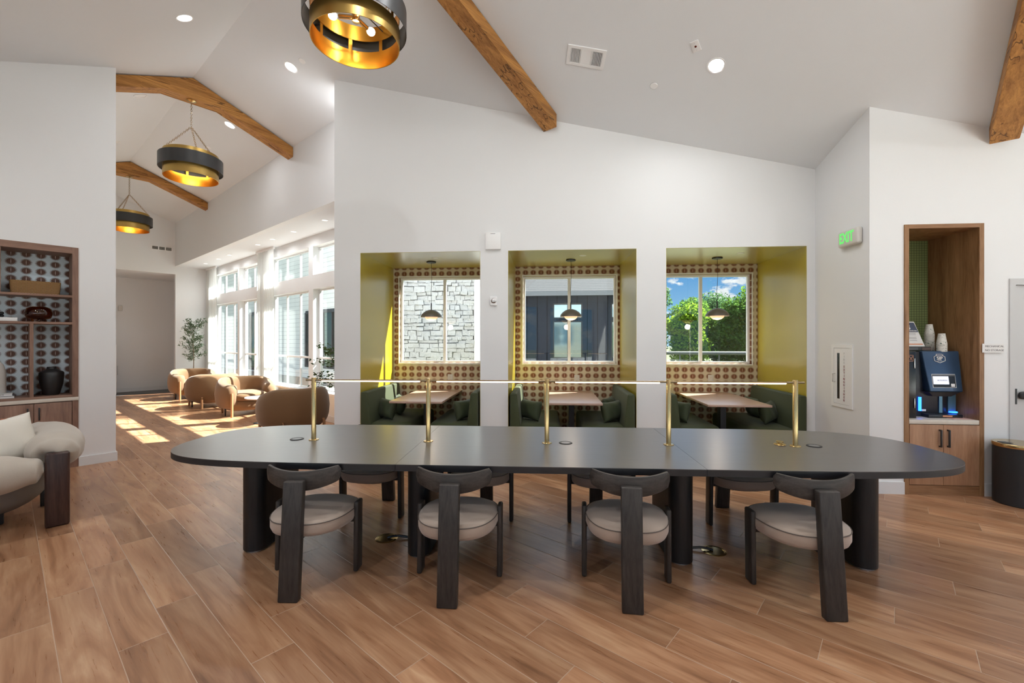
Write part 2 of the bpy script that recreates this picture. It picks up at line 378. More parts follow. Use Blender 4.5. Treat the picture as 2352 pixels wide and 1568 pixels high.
# ------------------------------------------------------------------ floor and ground
HROT = (0, 0, HYAW)
floor_pts = [(-3.75, -6.15), (7.75, -6.15), (7.75, -2.1), toH(7.0, 5.4), toH(3.42, 5.4), toH(3.42, 6.92), toH(-2.70, 6.92), (4.2, 6.2), (4.35, 15.25), (4.35, 17.2), (.7, 17.2), (.7, 7.82), (-1.3, 7.82), (-1.3, 7.5), (-3.75, 7.5)]
struct(MB().prism(floor_pts, -.1, 0).build('floor', M['floor'], rot=HROT, smooth=False))
struct(MB().prism([(.87, 16.0), (4.18, 16.0), (4.18, 17.05), (.87, 17.05)], 0, .004).build('floor_hall', M['grout'], rot=HROT, smooth=False))
struct(MB().prism([(-90, -60), (90, -60), (90, 120), (-90, 120)], -.4, -.16).build('ground', M['grass'], smooth=False))
# ------------------------------------------------------------------ ceiling
T = .16
c_r = [(1.85, -6.15), (7.75, -6.15), (7.75, -2.2), toH(6.8, 4.80), toH(3.33, 4.80), toH(3.33, 5.70), toH(-2.72, 5.70), toH(-2.72, 6.02), (3.40, 5.78), (3.40, 15.25), (1.85, 15.25)]
struct(MB().prism(c_r, lambda s, w: zr(s), lambda s, w: zr(s) + T).build('ceiling', M['ceil'], rot=HROT, smooth=False))
c_l = [(-3.75, -6.15), (1.85, -6.15), (1.85, 15.25), (.7, 15.25), (.7, 7.62), (-3.75, 7.62)]
struct(MB().prism(c_l, lambda s, w: zl(s), lambda s, w: zl(s) + T).build('ceiling_left', M['ceil'], rot=HROT, smooth=False))
# ------------------------------------------------------------------ walls
def holed(x0, x1, z0, z1, y0, y1, holes, mb=None, top=None):
    """wall in the xz plane with rectangular holes (x0,x1,z0,z1)"""
    mb = mb or MB(); xs = sorted({x0, x1, *[h[0] for h in holes], *[h[1] for h in holes]}); zs = sorted({z0, z1, *[h[2] for h in holes], *[h[3] for h in holes]})
    xs = [x for x in xs if x0 <= x <= x1]
    for a, b in zip(xs, xs[1:]):
        run = None
        for c, d in zip(zs, zs[1:]):
            mx, mz = (a + b) / 2, (c + d) / 2
            if any(h[0] < mx < h[1] and h[2] < mz < h[3] for h in holes):
                if run: mb.bb(a, b, y0, y1, run[0], run[1]); run = None
            else: run = (run[0], d) if run else (c, d)
        if run: mb.bb(a, b, y0, y1, run[0], run[1])
    return mb
YB = 5.567; XS = 3.2; YN = 4.67; YK = 6.80; ZB = 2.65
BO = [(-2.41, -.842), (-.488, 1.103), (1.46, 3.105)]
mb = MB()
def vprism(mb, poly, y0, y1):     # polygon in xz pushed along y
    a = [mb.b.verts.new((x, y0, z)) for x, z in poly]; c = [mb.b.verts.new((x, y1, z)) for x, z in poly]; n = len(poly)
    mb.b.faces.new(a); mb.b.faces.new(c[::-1])
    for i in range(n): mb.b.faces.new((a[i], c[i], c[(i + 1) % n], a[(i + 1) % n]))
    return mb
top = .05
vprism(mb, [(-2.758, ZB), (XS, ZB), (XS, zw(XS, YB) + top), (-2.758, zw(-2.758, YB) + top)], YB, YB + .12)
edges = [-2.758, BO[0][0], BO[0][1], BO[1][0], BO[1][1], BO[2][0], BO[2][1], XS + .12]
for i in range(0, 8, 2): mb.bb(edges[i], edges[i + 1], YB, YB + .12, 0, ZB)
struct(mb.build('wall_booth_front', M['wall'], smooth=False))
struct(MB().bb(-2.758, -2.758 + .1, YB + .12, 7.05, 0, 3.75).build('wall_booth_side', M['wall'], smooth=False))
# alcove side wall and niche wall
mb = MB()
P = [(YN, 0), (YB, 0), (YB, zw(XS, YB) + top), (YN, zw(XS, YN) + top)]
a = [mb.b.verts.new((XS, y, z)) for y, z in P]; c = [mb.b.verts.new((XS + .12, y, z + (-.02 if z > 1 else 0))) for y, z in P]
mb.b.faces.new(a); mb.b.faces.new(c[::-1])
for i in range(4): mb.b.faces.new((a[i], a[(i + 1) % 4], c[(i + 1) % 4], c[i]))
struct(mb.build('wall_alcove', M['wall'], smooth=False))
NX0, NX1, NZ = 3.52, 4.245, 2.66
mb = MB()
mb.bb(XS + .12, NX0, YN, YN + .1, 0, NZ); mb.bb(NX1, 4.477, YN, YN + .1, 0, NZ); mb.bb(4.477, 5.50, YN, YN + .1, 2.117, NZ); mb.bb(5.50, 6.95, YN, YN + .1, 0, NZ)
vprism(mb, [(XS + .12, NZ), (6.95, NZ), (6.95, zw(6.95, YN) + top), (XS + .12, zw(XS + .12, YN) + top)], YN, YN + .1)
struct(mb.build('wall_niche', M['wall'], smooth=False))
# booths: side linings, olive paint
mb = MB()
for x0, x1 in BO:
    mb.bb(x0 - .012, x0 + .004, YB + .003, YK, 0, ZB + .012); mb.bb(x1 - .004, x1 + .012, YB + .003, YK, 0, ZB + .012); mb.bb(x0, x1, YB + .003, YK, ZB - .004, ZB + .012)
struct(mb.build('wall_booth_lining', M['olive'], smooth=False))
WIN = [(-2.313, -.893), (-.367, 1.053), (1.60, 3.02)]; WZ0, WZ1 = 1.165, 2.505
struct(holed(-2.66, 3.32, 0, 2.9, YK, YK + .14, [(a, b, WZ0, WZ1) for a, b in WIN]).build('wall_booth_back', M['starbeige'], smooth=False))
struct(MB().bb(-2.66, 3.32, YB + .12, YK + .16, ZB + .03, ZB + .2).build('ceiling_booth', M['ceil'], smooth=False))
struct(MB().bb(3.2, 3.32, YB + .12, YK + .14, 0, ZB + .2).build('wall_booth_end', M['wall'], smooth=False))
def window(n, x0, x1, z0, z1, y0, y1, mull=(), rails=(), fw=.035, parent_rot=None, mat='frame', gmat='glass', depth=.05, pane_y=None, rootloc=(0, 0, 0)):
    """frame is the root mesh; in local xz; y0 inner face, y1 outer face"""
    mb = MB(); py = pane_y if pane_y is not None else y1 - depth
    for a, b in ((x0, x0 + fw), (x1 - fw, x1)): mb.bb(a, b, py - depth / 2, py + depth / 2, z0, z1)
    for a, b in ((z0, z0 + fw), (z1 - fw, z1)): mb.bb(x0 + fw, x1 - fw, py - depth / 2, py + depth / 2, a, b)
    mh = fw * .7
    for m_ in mull: mb.bb(m_ - mh, m_ + mh, py - depth / 2, py + depth / 2, z0 + fw, z1 - fw)
    for r in rails: mb.bb(x0 + fw, x1 - fw, py - depth / 2 + .002, py + depth / 2 - .002, r - fw * .9, r + fw * .9)
    o = mb.build('window_%d' % n, M[mat], rot=parent_rot, smooth=False); struct(o)
    MB().bb(x0 + fw * .5, x1 - fw * .5, py - .004, py + .004, z0 + fw * .5, z1 - fw * .5).build('pane', M[gmat], o, smooth=False)
    return o
nwin = 0
for a, b in WIN:
    nwin += 1; o = window(nwin, a + .004, b - .004, WZ0 + .004, WZ1 - .004, YK, YK + .14, mull=((a + b) / 2,), fw=.03, pane_y=YK + .09)
    mb = MB()   # white sill lining around the opening
    mb.bb(a - .012, b + .012, YK - .012, YK + .012, WZ0 - .02, WZ0); mb.bb(a - .012, b + .012, YK - .012, YK + .012, WZ1, WZ1 + .016)
    mb.bb(a - .012, a, YK - .012, YK + .012, WZ0, WZ1); mb.bb(b, b + .012, YK - .012, YK + .012, WZ0, WZ1); mb.build('window_trim', M['frame'], o, smooth=False)
# hall: upper wall over the soffit, soffit, window wall, end walls
SE, SW, WE = 3.25, 4.05, 15.1; ZS = 3.57
mb = MB(); e0 = 5.78
a = [mb.b.verts.new(p) for p in ((SE, e0, ZS), (SE, WE + .1, ZS), (SE, WE + .1, zr(SE) + top), (SE, e0, zr(SE) + top))]
c = [mb.b.verts.new((v.co.x + .12, v.co.y, v.co.z - (.03 if v.co.z > 4 else 0))) for v in a]
mb.b.faces.new(a); mb.b.faces.new(c[::-1])
for i in range(4): mb.b.faces.new((a[i], a[(i + 1) % 4], c[(i + 1) % 4], c[i]))
struct(mb.build('wall_hall_upper', M['wall'], rot=HROT, smooth=False))
struct(MB().bb(SE + .12, SW + .3, 6.1, WE + .1, ZS, ZS + .12).build('ceiling_soffit', M['ceil'], rot=HROT, smooth=False))
hw_ = [(7.17, 8.61), (8.80, 10.75), (10.95, 12.63), (12.77, 14.72)]
hm_ = [(7.96,), (9.45, 10.1), (11.98,), (13.42, 14.07)]    # window bays along w
mb = MB()
holes = [(a, b, z0, z1) for a, b in hw_ for z0, z1 in ((.54, 2.52), (2.80, 3.36))]
tmp = holed(6.15, WE, 0, ZS, 0, .2, holes)
for v in tmp.b.verts: v.co = Vector((SW + v.co.y, v.co.x, v.co.z))
struct(tmp.build('wall_hall_windows', M['wall'], rot=HROT, smooth=False))
HW90 = (0, 0, HYAW + PI / 2)
for (a, b), mm_ in zip(hw_, hm_):
    for z0, z1 in ((.54, 2.52), (2.80, 3.36)):
        nwin += 1
        # local x runs along w, local y runs along -s
        window(nwin, a + .004, b - .004, z0 + .004, z1 - .004, 0, 0, mull=mm_, rails=((1.17,) if z1 < 3 else ()), fw=.022, parent_rot=HW90, pane_y=-(SW + .14), depth=.035, gmat='glass')
mb = MB()
for a, b in ((7.1, 10.3), (11.2, 14.2)): mb.bb(SW - .05, SW, a, b, .50, .535)
struct(mb.build('trim_1', M['frame'], rot=HROT, smooth=False)); 
struct(MB().bb(SE + .0, SW, WE, WE + .12, 0, ZS).build('wall_recess_end', M['wall'], rot=HROT, smooth=False))
mb = MB()
a = [mb.b.verts.new((s, WE, z)) for s, z in ((.8, 3.35), (SE, 3.35), (SE, zr(SE) + .03), (1.85, 5.33), (.8, zl(.8) + .03))]
c = [mb.b.verts.new((v.co.x, WE + .12, v.co.z)) for v in a]; mb.b.faces.new(a[::-1]); mb.b.faces.new(c)
for i in range(5): mb.b.faces.new((a[i], c[i], c[(i + 1) % 5], a[(i + 1) % 5]))
struct(mb.build('wall_hall_end', M['wall'], rot=HROT, smooth=False))
struct(MB().bb(.75, 4.3, WE + .12, 17.2, 3.35, 3.47).build('ceiling_passage', M['ceil'], rot=HROT, smooth=False))
struct(MB().bb(.75, 4.3, 17.05, 17.2, 0, 3.35).build('wall_passage', M['wall'], rot=HROT, smooth=False))
struct(MB().bb(4.18, 4.3, WE + .12, 17.05, 0, 3.35).build('wall_passage_side', M['wall'], rot=HROT, smooth=False))
struct(MB().bb(.87, 4.18, 17.035, 17.05, 0, .12).build('baseboard_passage', M['base'], rot=HROT, smooth=False))
struct(MB().bb(.75, .87, 7.62, 17.2, 0, 4.85).build('wall_hall_left', M['wall'], rot=HROT, smooth=False))
# left wall with the shelf opening
WL = 7.45; SH0, SH1, SHZ = -1.20, .65, 2.63
mb = MB(); th = .15
def sprism(mb, poly, w0, w1):
    a = [mb.b.verts.new((s, w0, z)) for s, z in poly]; c = [mb.b.verts.new((s, w1, z)) for s, z in poly]; n = len(poly)
    mb.b.faces.new(a); mb.b.faces.new(c[::-1])
    for i in range(n): mb.b.faces.new((a[i], c[i], c[(i + 1) % n], a[(i + 1) % n]))
sprism(mb, [(-3.6, SHZ), (.99, SHZ), (.99, zl(.99) + top), (-3.6, zl(-3.6) + top)], WL, WL + th)
mb.bb(SH1, .99, WL, WL + th, 0, SHZ); mb.bb(-3.6, SH0, WL, WL + th, 0, SHZ)
struct(mb.build('wall_left', M['wall'], rot=HROT, smooth=False))
# rear part of the lounge (behind the camera): unseen walls, tall windows added to let daylight in
rear = [(-3.3, -.75), (-.55, 1.75), (1.95, 4.4), (4.6, 7.2)]
t_ = holed(-3.75, 7.75, 0, 3.2, -6.15, -6.0, [(a, b, .12, 3.05) for a, b in rear])
sprism(t_, [(-3.75, 3.2), (7.75, 3.2), (1.85, 5.33)], -6.15, -6.0)
struct(t_.build('wall_rear', M['wall'], rot=HROT, smooth=False))
for a, b in rear:
    nwin += 1; window(nwin, a, b, .12, 3.05, 0, 0, mull=((a + b) / 2,), parent_rot=HROT, pane_y=-6.08)
t_ = holed(-6.0, 7.45, 0, 3.2, 3.6, 3.75, [(a, b, .25, 2.9) for a, b in ((-5.2, -2.8), (-2.2, .2), (.8, 3.2))])  # unseen left wall, its windows likewise added for sky light
for v in t_.b.verts: v.co = Vector((-v.co.y, v.co.x, v.co.z))
struct(t_.build('wall_lounge_left', M['wall'], rot=HROT, smooth=False))
for a, b in ((-5.2, -2.8), (-2.2, .2), (.8, 3.2)):
    nwin += 1; window(nwin, a, b, .25, 2.9, 0, 0, mull=((a + b) / 2,), parent_rot=HW90, pane_y=3.68)
struct(MB().bb(7.6, 7.75, -6.0, -2.1, 0, 3.2).build('wall_right', M['wall'], rot=HROT, smooth=False))
# baseboards
mb = MB()
mb.bb(XS + .01, NX0 - .002, YN - .014, YN, 0, .12); mb.bb(NX1 + .002, 4.475, YN - .014, YN, 0, .12); struct(mb.build('baseboard_niche', M['base'], smooth=False))
mb = MB()
for i in range(0, 8, 2): mb.bb(edges[i], min(edges[i + 1], XS - .014), YB - .014, YB, 0, .12)
struct(mb.build('baseboard_booth', M['base'], smooth=False))
struct(MB().bb(XS - .014, XS, YN, YB, 0, .12).build('baseboard_alcove', M['base'], smooth=False))
mb = MB(); mb.bb(SH1 + .002, .99, WL - .014, WL, 0, .11); mb.bb(.99, 1.004, WL - .014, WL + th, 0, .11); struct(mb.build('baseboard_left', M['base'], rot=HROT, smooth=False))
struct(MB().bb(SW - .014, SW, 6.2, WE, 0, .11).build('baseboard_hall', M['base'], rot=HROT, smooth=False))
# ------------------------------------------------------------------ door on the niche wall
d0, d1, dz = 4.477, 5.50, 2.117
mb = MB(); mb.bb(d0, d0 + .052, YN - .012, YN + .1, 0, dz); mb.bb(d1 - .052, d1, YN - .012, YN + .1, 0, dz); mb.bb(d0 + .052, d1 - .052, YN - .012, YN + .1, dz - .06, dz)
dr = struct(mb.build('door_1', M['door'], smooth=False))
MB().bb(d0 + .056, d1 - .056, YN + .01, YN + .055, .01, dz - .064).build('door_leaf', M['door'], dr, smooth=False)
MB().bb(4.522, 4.536, YN - .016, YN + .01, .90, 1.05).build('hinge', M['black'], dr, smooth=False)
k = MB(); k.ball((4.60, YN - .012, .985), (.045, .02, .038), e=.8); k.cyl((4.60, YN + .01, .985), (4.60, YN - .02, .985), .02); k.build('door_knob', M['black'], dr)
# ------------------------------------------------------------------ beams
def beam(name, w0, w1, s0, s1, label, apex=True, h=.17):
    mb = MB(); o = .012
    if apex:
        R = 1.85; g_ = .34; zb = zr(R) - h - .383 * g_
        pts = [(s0, zl(s0) - o), (s0, zl(s0) - h), (R - g_, zl(R - g_) - h), (R + g_, zr(R + g_) - h), (s1, zr(s1) - h), (s1, zr(s1) - o), (R, zr(R) - o)]
    else: pts = [(s0, zr(s0) - h), (s1, zr(s1) - h), (s1, zr(s1) - o), (s0, zr(s0) - o)]
    sprism(mb, pts, w0, w1)
    es = [e for e in mb.b.edges if abs(e.verts[0].co.y - e.verts[1].co.y) < 1e-5]
    bmesh.ops.bevel(mb.b, geom=es, offset=.006, segments=2, profile=.5, affect='EDGES')
    return tag(mb.build(name, M['beam'], rot=HROT, ang=30), label, 'beam', 'ceiling beams')
beam('ceiling_beam', 7.62, 7.82, .875, SE - .002, 'honey oak ridge beam over the hall carrying the nearer hanging ring pendant')
beam('ceiling_beam', 12.2, 12.4, .875, SE - .002, 'farthest honey oak ridge beam, deep in the hall above the smallest ring pendant')
sB = lambda w: (YB - .589 * 0 - w * hc) / hs_    # where a line of constant w meets the booth wall
beam('ceiling_beam', 3.11, 3.31, -3.55, sB(3.31) - .008, 'long honey oak beam running down the ceiling to the booth wall')
beam('ceiling_beam', -.92, -.72, -3.55, (YN + .72 * hc) / hs_ - .008, 'heavy honey oak beam in the top right corner above the niche wall')
# ------------------------------------------------------------------ ceiling fittings
def on_ceiling(s, w, side='R', off=0):
    z = zr(s) if side == 'R' else zl(s)
    n = Vector((.383, 0, 1)).normalized() if side == 'R' else Vector((-.39, 0, 1)).normalized()
    p = H(s, w, z); n = Matrix.Rotation(HYAW, 3, 'Z') @ n
    return p - n * off, n
def lie(n):      # rotation whose local -Z... local Z = outward (down from the ceiling)
    X_ = Matrix.Rotation(HYAW, 3, 'Z') @ Vector((0, 1, 0)); Z = -n; Y_ = Z.cross(X_).normalized(); X_ = Y_.cross(Z).normalized()
    return Matrix((X_, Y_, Z)).transposed().to_euler()
def downlight(label, p, n, r=.07, lit=True, power=1.0, lens=None, group='recessed downlights in the sloping ceiling'):
    t = thing('downlight', label, 'ceiling light', p, rot=lie(n), group=group)
    MB().lathe([(r, -.02), (r * 1.22, 0), (r * 1.22, .006), (r * 1.02, .004), (r, -.02)], seg=28).build('trim_ring', M['white'], t)
    MB().lathe([(0, .001), (r * 1.0, .001), (r * 1.0, -.003), (0, -.003)], seg=24).build('lens', lens or (M['lens'] if lit else M['white']), t)
    if lit:
        ld = bpy.data.lights.new('downlight_glow', 'AREA'); ld.shape = 'DISK'; ld.size = r * 1.9; ld.energy = LAMP * power; ld.color = (.96, .98, 1.0); ld.spread = math.radians(165)
        lo = bpy.data.objects.new('downlight_glow', ld); COL.objects.link(lo); lo.parent = t; lo.location = (0, 0, .012)
        q = lie(n).to_matrix().inverted() @ Vector((0, 0, -1)); q = (q + Vector((0, 0, 1))).normalized(); lo.rotation_euler = q.to_track_quat('-Z', 'Y').to_euler()
    return t
lab = [('R', 2.49, 5.907, 'lit recessed downlight left of the big pendant, beside a round cover'), ('R', 4.633, 1.316, 'brightest recessed downlight, alone on the right half of the ceiling'),
       ('R', 2.50, 8.245, 'small lit downlight seen beyond the first hall beam'), ('L', 1.373, 5.99, 'lit recessed downlight at the top left of the ceiling'),
       ('L', 1.388, 8.415, 'flush downlight just under the left half of the first hall beam'), ('L', 1.41, 10.73, 'small downlight at the hall edge left of the far pendant')]
for sd_, s, w, lb in lab:
    p, n = on_ceiling(s, w, sd_); downlight(lb, p, n, lit=not (sd_ == 'L' and w > 7), power=.55 if w > 5.5 else 1)
# one faint hall downlight, then unseen downlights added to light the lounge
k = 0
for s, w, sd_ in [(2.52, 12.91, 'R'), (4.6, -1.8, 'R'), (2.5, 2.0, 'R'), (2.5, -2.0, 'R'), (1.2, 1.8, 'L'), (-1.2, 2.2, 'L'), (-1.2, -2.0, 'L'), (-1.2, 5.2, 'L'), (5.4, -4.2, 'R')]:
    p, n = on_ceiling(s, w, sd_); k += 1
    downlight(['faint downlight deepest in the hall, past the far beam', 'added fill downlight over the floor behind the niche beam', 'added fill downlight right above the near end of the large ring pendant', 'added fill downlight behind the camera on the right slope, close to the ridge', 'added fill downlight above the camera on the left slope',
               'added fill downlight over the left seating area, level with the camera', 'added fill downlight over the left rear corner of the lounge', 'added fill downlight over the beige armchair and bookcase', 'added fill downlight by the rear windows on the right'][k - 1], p, n, power=1.5, lit=w < 9)
def sprinkler(s, w, side, lb):
    p, n = on_ceiling(s, w, side)
    tag(MB().lathe([(0, .008), (.036, .008), (.04, .004), (.04, 0), (.044, 0), (.044, -.004), (0, -.004)], seg=24).build('sprinkler_cover', M['white'], loc=p, rot=lie(n)), lb, 'sprinkler cover', 'round sprinkler covers')
sprinkler(2.519, 5.65, 'R', 'white round cover just right of the lit downlight by the big pendant')
sprinkler(4.597, 1.936, 'R', 'white round cover between the ceiling vent and the brightest downlight')
sprinkler(2.533, 9.453, 'R', 'white round cover behind the middle ring pendant')
p, n = on_ceiling(4.365, 1.425, 'R')
t = thing('sensor_plate', 'square white ceiling plate with a red-brown centre, above the brightest downlight', 'sensor plate', p, rot=(lie(n).to_matrix() @ Matrix.Rotation(math.radians(90), 3, 'Z')).to_euler())
MB().box((0, 0, .004), (.115, .075, .008), bev=.002).build('plate', M['white'], t); MB().lathe([(0, .012), (.009, .012), (.011, .008), (.011, 0), (0, 0)], seg=16).build('detector', plain('red brown sensor', (.16, .03, .015), .4), t)
for q in (-.038, .038): MB().lathe([(0, .0095), (.003, .0095), (.003, .007), (0, .007)], (q, 0, 0), 10).build('screw', M['silver'], t)
# ceiling vent: three fields of slats
p, n = on_ceiling(4.01, 2.42, 'R')
vang = math.radians(-38)
t = thing('ceiling_vent', 'white rectangular air vent with dark slots on the ceiling', 'vent', p, rot=(lie(n).to_matrix() @ Matrix.Rotation(vang, 3, 'Z')).to_euler())
L_, B_ = .40, .225
mb = MB(); mb.bb(-L_ / 2, L_ / 2, -B_ / 2, -B_ / 2 + .03, 0, .010); mb.bb(-L_ / 2, L_ / 2, B_ / 2 - .03, B_ / 2, 0, .010)
for a, b in ((-.2, -.165), (-.062, -.052), (.052, .062), (.165, .2)): mb.bb(a, b, -B_ / 2 + .03, B_ / 2 - .03, 0, .010)
mb.build('frame', M['white'], t, smooth=False)
MB().bb(-.166, .166, -B_ / 2 + .03, B_ / 2 - .03, -.004, 0).build('dark_duct', M['black'], t, smooth=False)
for x0 in (-.165, .062):
    mb = MB()
    for i in range(7): mb.box((x0 + .007 + i * .0148, 0, .005), (.008, B_ - .062, .002), rot=Matrix.Rotation(math.radians(35), 3, 'Y'))
    mb.build('side_slats', M['white'], t, smooth=False)
mb = MB()
for i in range(13): mb.box((0, -B_ / 2 + .036 + i * .0128, .005), (.102, .0125, .002), rot=Matrix.Rotation(math.radians(18), 3, 'X'))
mb.build('centre_slats', M['white'], t, smooth=False)
# soffit downlights
for s, w, lb in [(3.66, 7.35, 'soffit downlight nearest the booth wall'), (3.66, 8.57, 'second soffit downlight above the hall windows'), (3.66, 9.55, 'soffit downlight nearest the middle curtain'),
                 (3.66, 10.33, 'soffit downlight just past the middle curtain'), (3.66, 12.1, 'soffit downlight above the far pair of hall windows'), (3.66, 12.9, 'sixth soffit downlight along the hall'), (3.66, 13.95, 'soffit downlight at the far end beside the last curtain')]:
    downlight(lb, H(s, w, ZS), Vector((0, 0, 1)), .045, True, .3, M['softlens'], 'small downlights in the hall soffit')
for (x, y), lb in zip([(-1.52, 5.95), (.48, 5.95), (2.50, 5.95)], ['flat disc in the ceiling of the left booth', 'flat disc in the ceiling of the middle booth', 'flat disc in the ceiling of the right booth']):
    tag(MB().lathe([(0, -.008), (.045, -.008), (.05, -.003), (.05, 0), (0, 0)], seg=24).build('sprinkler_cover', M['white'], loc=(x, y, ZB)), lb, 'sprinkler cover', 'round sprinkler covers')
# ------------------------------------------------------------------ wall devices
t = thing('wall_sounder', 'white square speaker box on the wall above the pier between left and middle booths', 'wall speaker', (-.676, YB, 2.66))
MB().box((0, -.02, .108), (.20, .04, .216), bev=.012).build('housing', M['white'], t); MB().bb(-.03, .03, -.0415, -.04, .195, .199).build('slot', M['ink'], t, smooth=False)
t = thing('strobe_alarm', 'small white round-faced alarm on the pier below the square box', 'alarm', (-.67, YB, 1.955))
MB().box((0, -.015, .058), (.09, .03, .116), bev=.008).build('housing', M['white'], t)
MB().lathe([(0, .012), (.02, .010), (.030, .004), (.034, 0), (.026, .002), (.012, .004), (0, .004)], seg=24, mat=Matrix.Translation((0, -.03, .062)) @ Matrix.Rotation(PI / 2, 4, 'X')).build('lens', M['silver'], t)
t = thing('exit_sign', 'white exit sign with glowing green letters on the alcove wall', 'exit sign', (XS, 4.91, 2.51))
MB().box((-.03, 0, .085), (.06, .31, .175), bev=.025, seg=4).build('housing', M['offwhite'], t)
text('lettering', 'EXIT', .15, M['exit'], t, (-.0605, .01, .085), (PI / 2, 0, -PI / 2), .002, sx=.72, bold=.004)
t = thing('extinguisher_cabinet', 'white recessed fire extinguisher cabinet on the alcove wall', 'fire cabinet', (XS, 5.0765, .79))
mb = MB(); W2 = .17; mb.bb(-.012, 0, -W2, W2, 0, .035); mb.bb(-.012, 0, -W2, W2, .645, .68); mb.bb(-.012, 0, -W2, -W2 + .045, .035, .645); mb.bb(-.012, 0, W2 - .045, W2, .035, .645); mb.build('frame', M['white'], t, smooth=False)
mb = MB(); mb.bb(-.010, -.002, -.122, .03, .038, .642); mb.bb(-.010, -.002, .075, .122, .038, .642); mb.bb(-.010, -.002, .03, .075, .038, .09); mb.bb(-.010, -.002, .03, .075, .59, .642); dd = mb.build('door', M['white'], t, smooth=False)
MB().bb(-.006, -.004, .03, .075, .09, .59).build('window_strip', M['blackgloss'], dd, smooth=False)
mb = MB(); mb.tube([(-.010, .105, .27), (-.035, .105, .27), (-.035, .105, .36), (-.010, .105, .36)], .004, 8); mb.build('handle', M['silver'], dd)
text('lettering', 'F\nI\nR\nE', .033, plain('grey lettering', (.5, .5, .5), .5), t, (-.0115, -.045, .535), (PI / 2, 0, -PI / 2), .0005, line=1.0)
text('lettering', 'E\nX\nT\nI\nN\nG\nU\nI\nS\nH\nE\nR', .033, M['red'], t, (-.0115, -.045, .262), (PI / 2, 0, -PI / 2), .0005, line=1.0, bold=.0008)
t = thing('room_sign', 'small white sign lettered MECHANICAL NO STORAGE beside the niche frame', 'sign', (4.318, YN, 1.40))
MB().bb(-.096, .096, -.020, -.015, 0, .086).build('plate', M['paper'], t, smooth=False)
MB().bb(-.06, .08, -.015, 0, .01, .076).build('mounting_pad', M['paper'], t, smooth=False)
text('lettering', 'MECHANICAL', .027, M['ink'], t, (.012, -.0205, .060), (PI / 2, 0, 0), .0003, sx=1.0); text('lettering', 'NO STORAGE', .027, M['ink'], t, (.012, -.0205, .022), (PI / 2, 0, 0), .0003)
for (x, z), lb in zip([(-1.50, .93), (.456, .93), (2.43, .943)], ['outlet plate on the wallpaper of the left booth', 'outlet plate on the wallpaper of the middle booth', 'outlet plate on the wallpaper of the right booth']):
    t = thing('outlet_plate', lb, 'outlet', (x, YK, z), group='outlet plates in the booths'); MB().bb(-.04, .04, -.006, 0, -.06, .06, .002).build('plate', M['offwhite'], t)
    for q in (-.022, .022): MB().bb(-.014, .014, -.0075, -.006, q - .013, q + .013).build('socket', M['stone'], t, smooth=False)
# hall end: return grille, thermostat, white cabinet
t = thing('return_grille', 'three-panel return air grille high on the hall end wall', 'vent', tuple(H(2.95, WE, 4.02)), HYAW)
mb = MB(); mb.bb(-.225, .225, -.012, 0, -.055, -.042); mb.bb(-.225, .225, -.012, 0, .042, .055)
for a in (-.225, -.0835, .0625, .2115): mb.bb(a, a + .0135 + (.008 if abs(a) < .1 else 0), -.012, 0, -.042, .042)
mb.build('frame', M['white'], t, smooth=False); MB().bb(-.212, .212, -.003, 0, -.042, .042).build('backing', plain('grey duct', (.10, .10, .10), .6), t, smooth=False)
mb = MB()
for i in range(6): mb.box((0, -.006, -.036 + i * .0145), (.42, .010, .0016), rot=Matrix.Rotation(math.radians(30), 3, 'X'))
mb.build('louvres', M['offwhite'], t, smooth=False)
tag(MB().box((0, 0, 0), (.09, .05, .15), bev=.015).build('wall_sensor', M['offwhite'], loc=H(2.36, 17.02, 2.45), rot=HROT), 'small cream wall sensor on the far hall wall', 'sensor')
t = thing('white_cabinet', 'tall white cabinet edge with a thin steel handle at the hall end', 'cabinet', tuple(H(1.6, 16.5, 0)), HYAW)
MB().bb(-.68, .57, -.3, .3, .01, 1.41, .02).build('body', M['white'], t); MB().tube([(.57, -.12, .55), (.61, -.12, .55), (.61, -.12, .80), (.57, -.12, .80)], .008, 8).build('handle', M['silver'], t)
# ------------------------------------------------------------------ ring pendants
def chain(mb, p0, p1, link=.034, r=.0028, w=.011):
    p0 = Vector(p0); p1 = Vector(p1); L = (p1 - p0).length; n = max(1, int(L / (link * .74))); d = (p1 - p0).normalized()
    a = d.cross(Vector((.3, .8, .1))).normalized(); b_ = d.cross(a)
    for i in range(n):
        c = p0 + d * (L * (i + .5) / n); u = a if i % 2 else b_; pts = []
        for k_ in range(8):
            t_ = 2 * PI * k_ / 8; pts.append(c + d * math.cos(t_) * link * .5 + u * math.sin(t_) * w)
        nrm = d.cross(u); loops = []
        for k_ in range(8):
            tt = (pts[(k_ + 1) % 8] - pts[k_ - 1]).normalized(); v_ = nrm.cross(tt)
            loops.append([pts[k_] + (nrm * math.cos(2 * PI * m_ / 5) + v_ * math.sin(2 * PI * m_ / 5)) * r for m_ in range(5)])
        mb.loft(loops, closed=True)
def ring(mb, r, z0, z1, t=.004, seg=72, a0=0, a1=2 * PI): mb.lathe([(r, z0), (r, z1), (r - t, z1), (r - t, z0)], seg=seg, close=True, a0=a0, a1=a1)
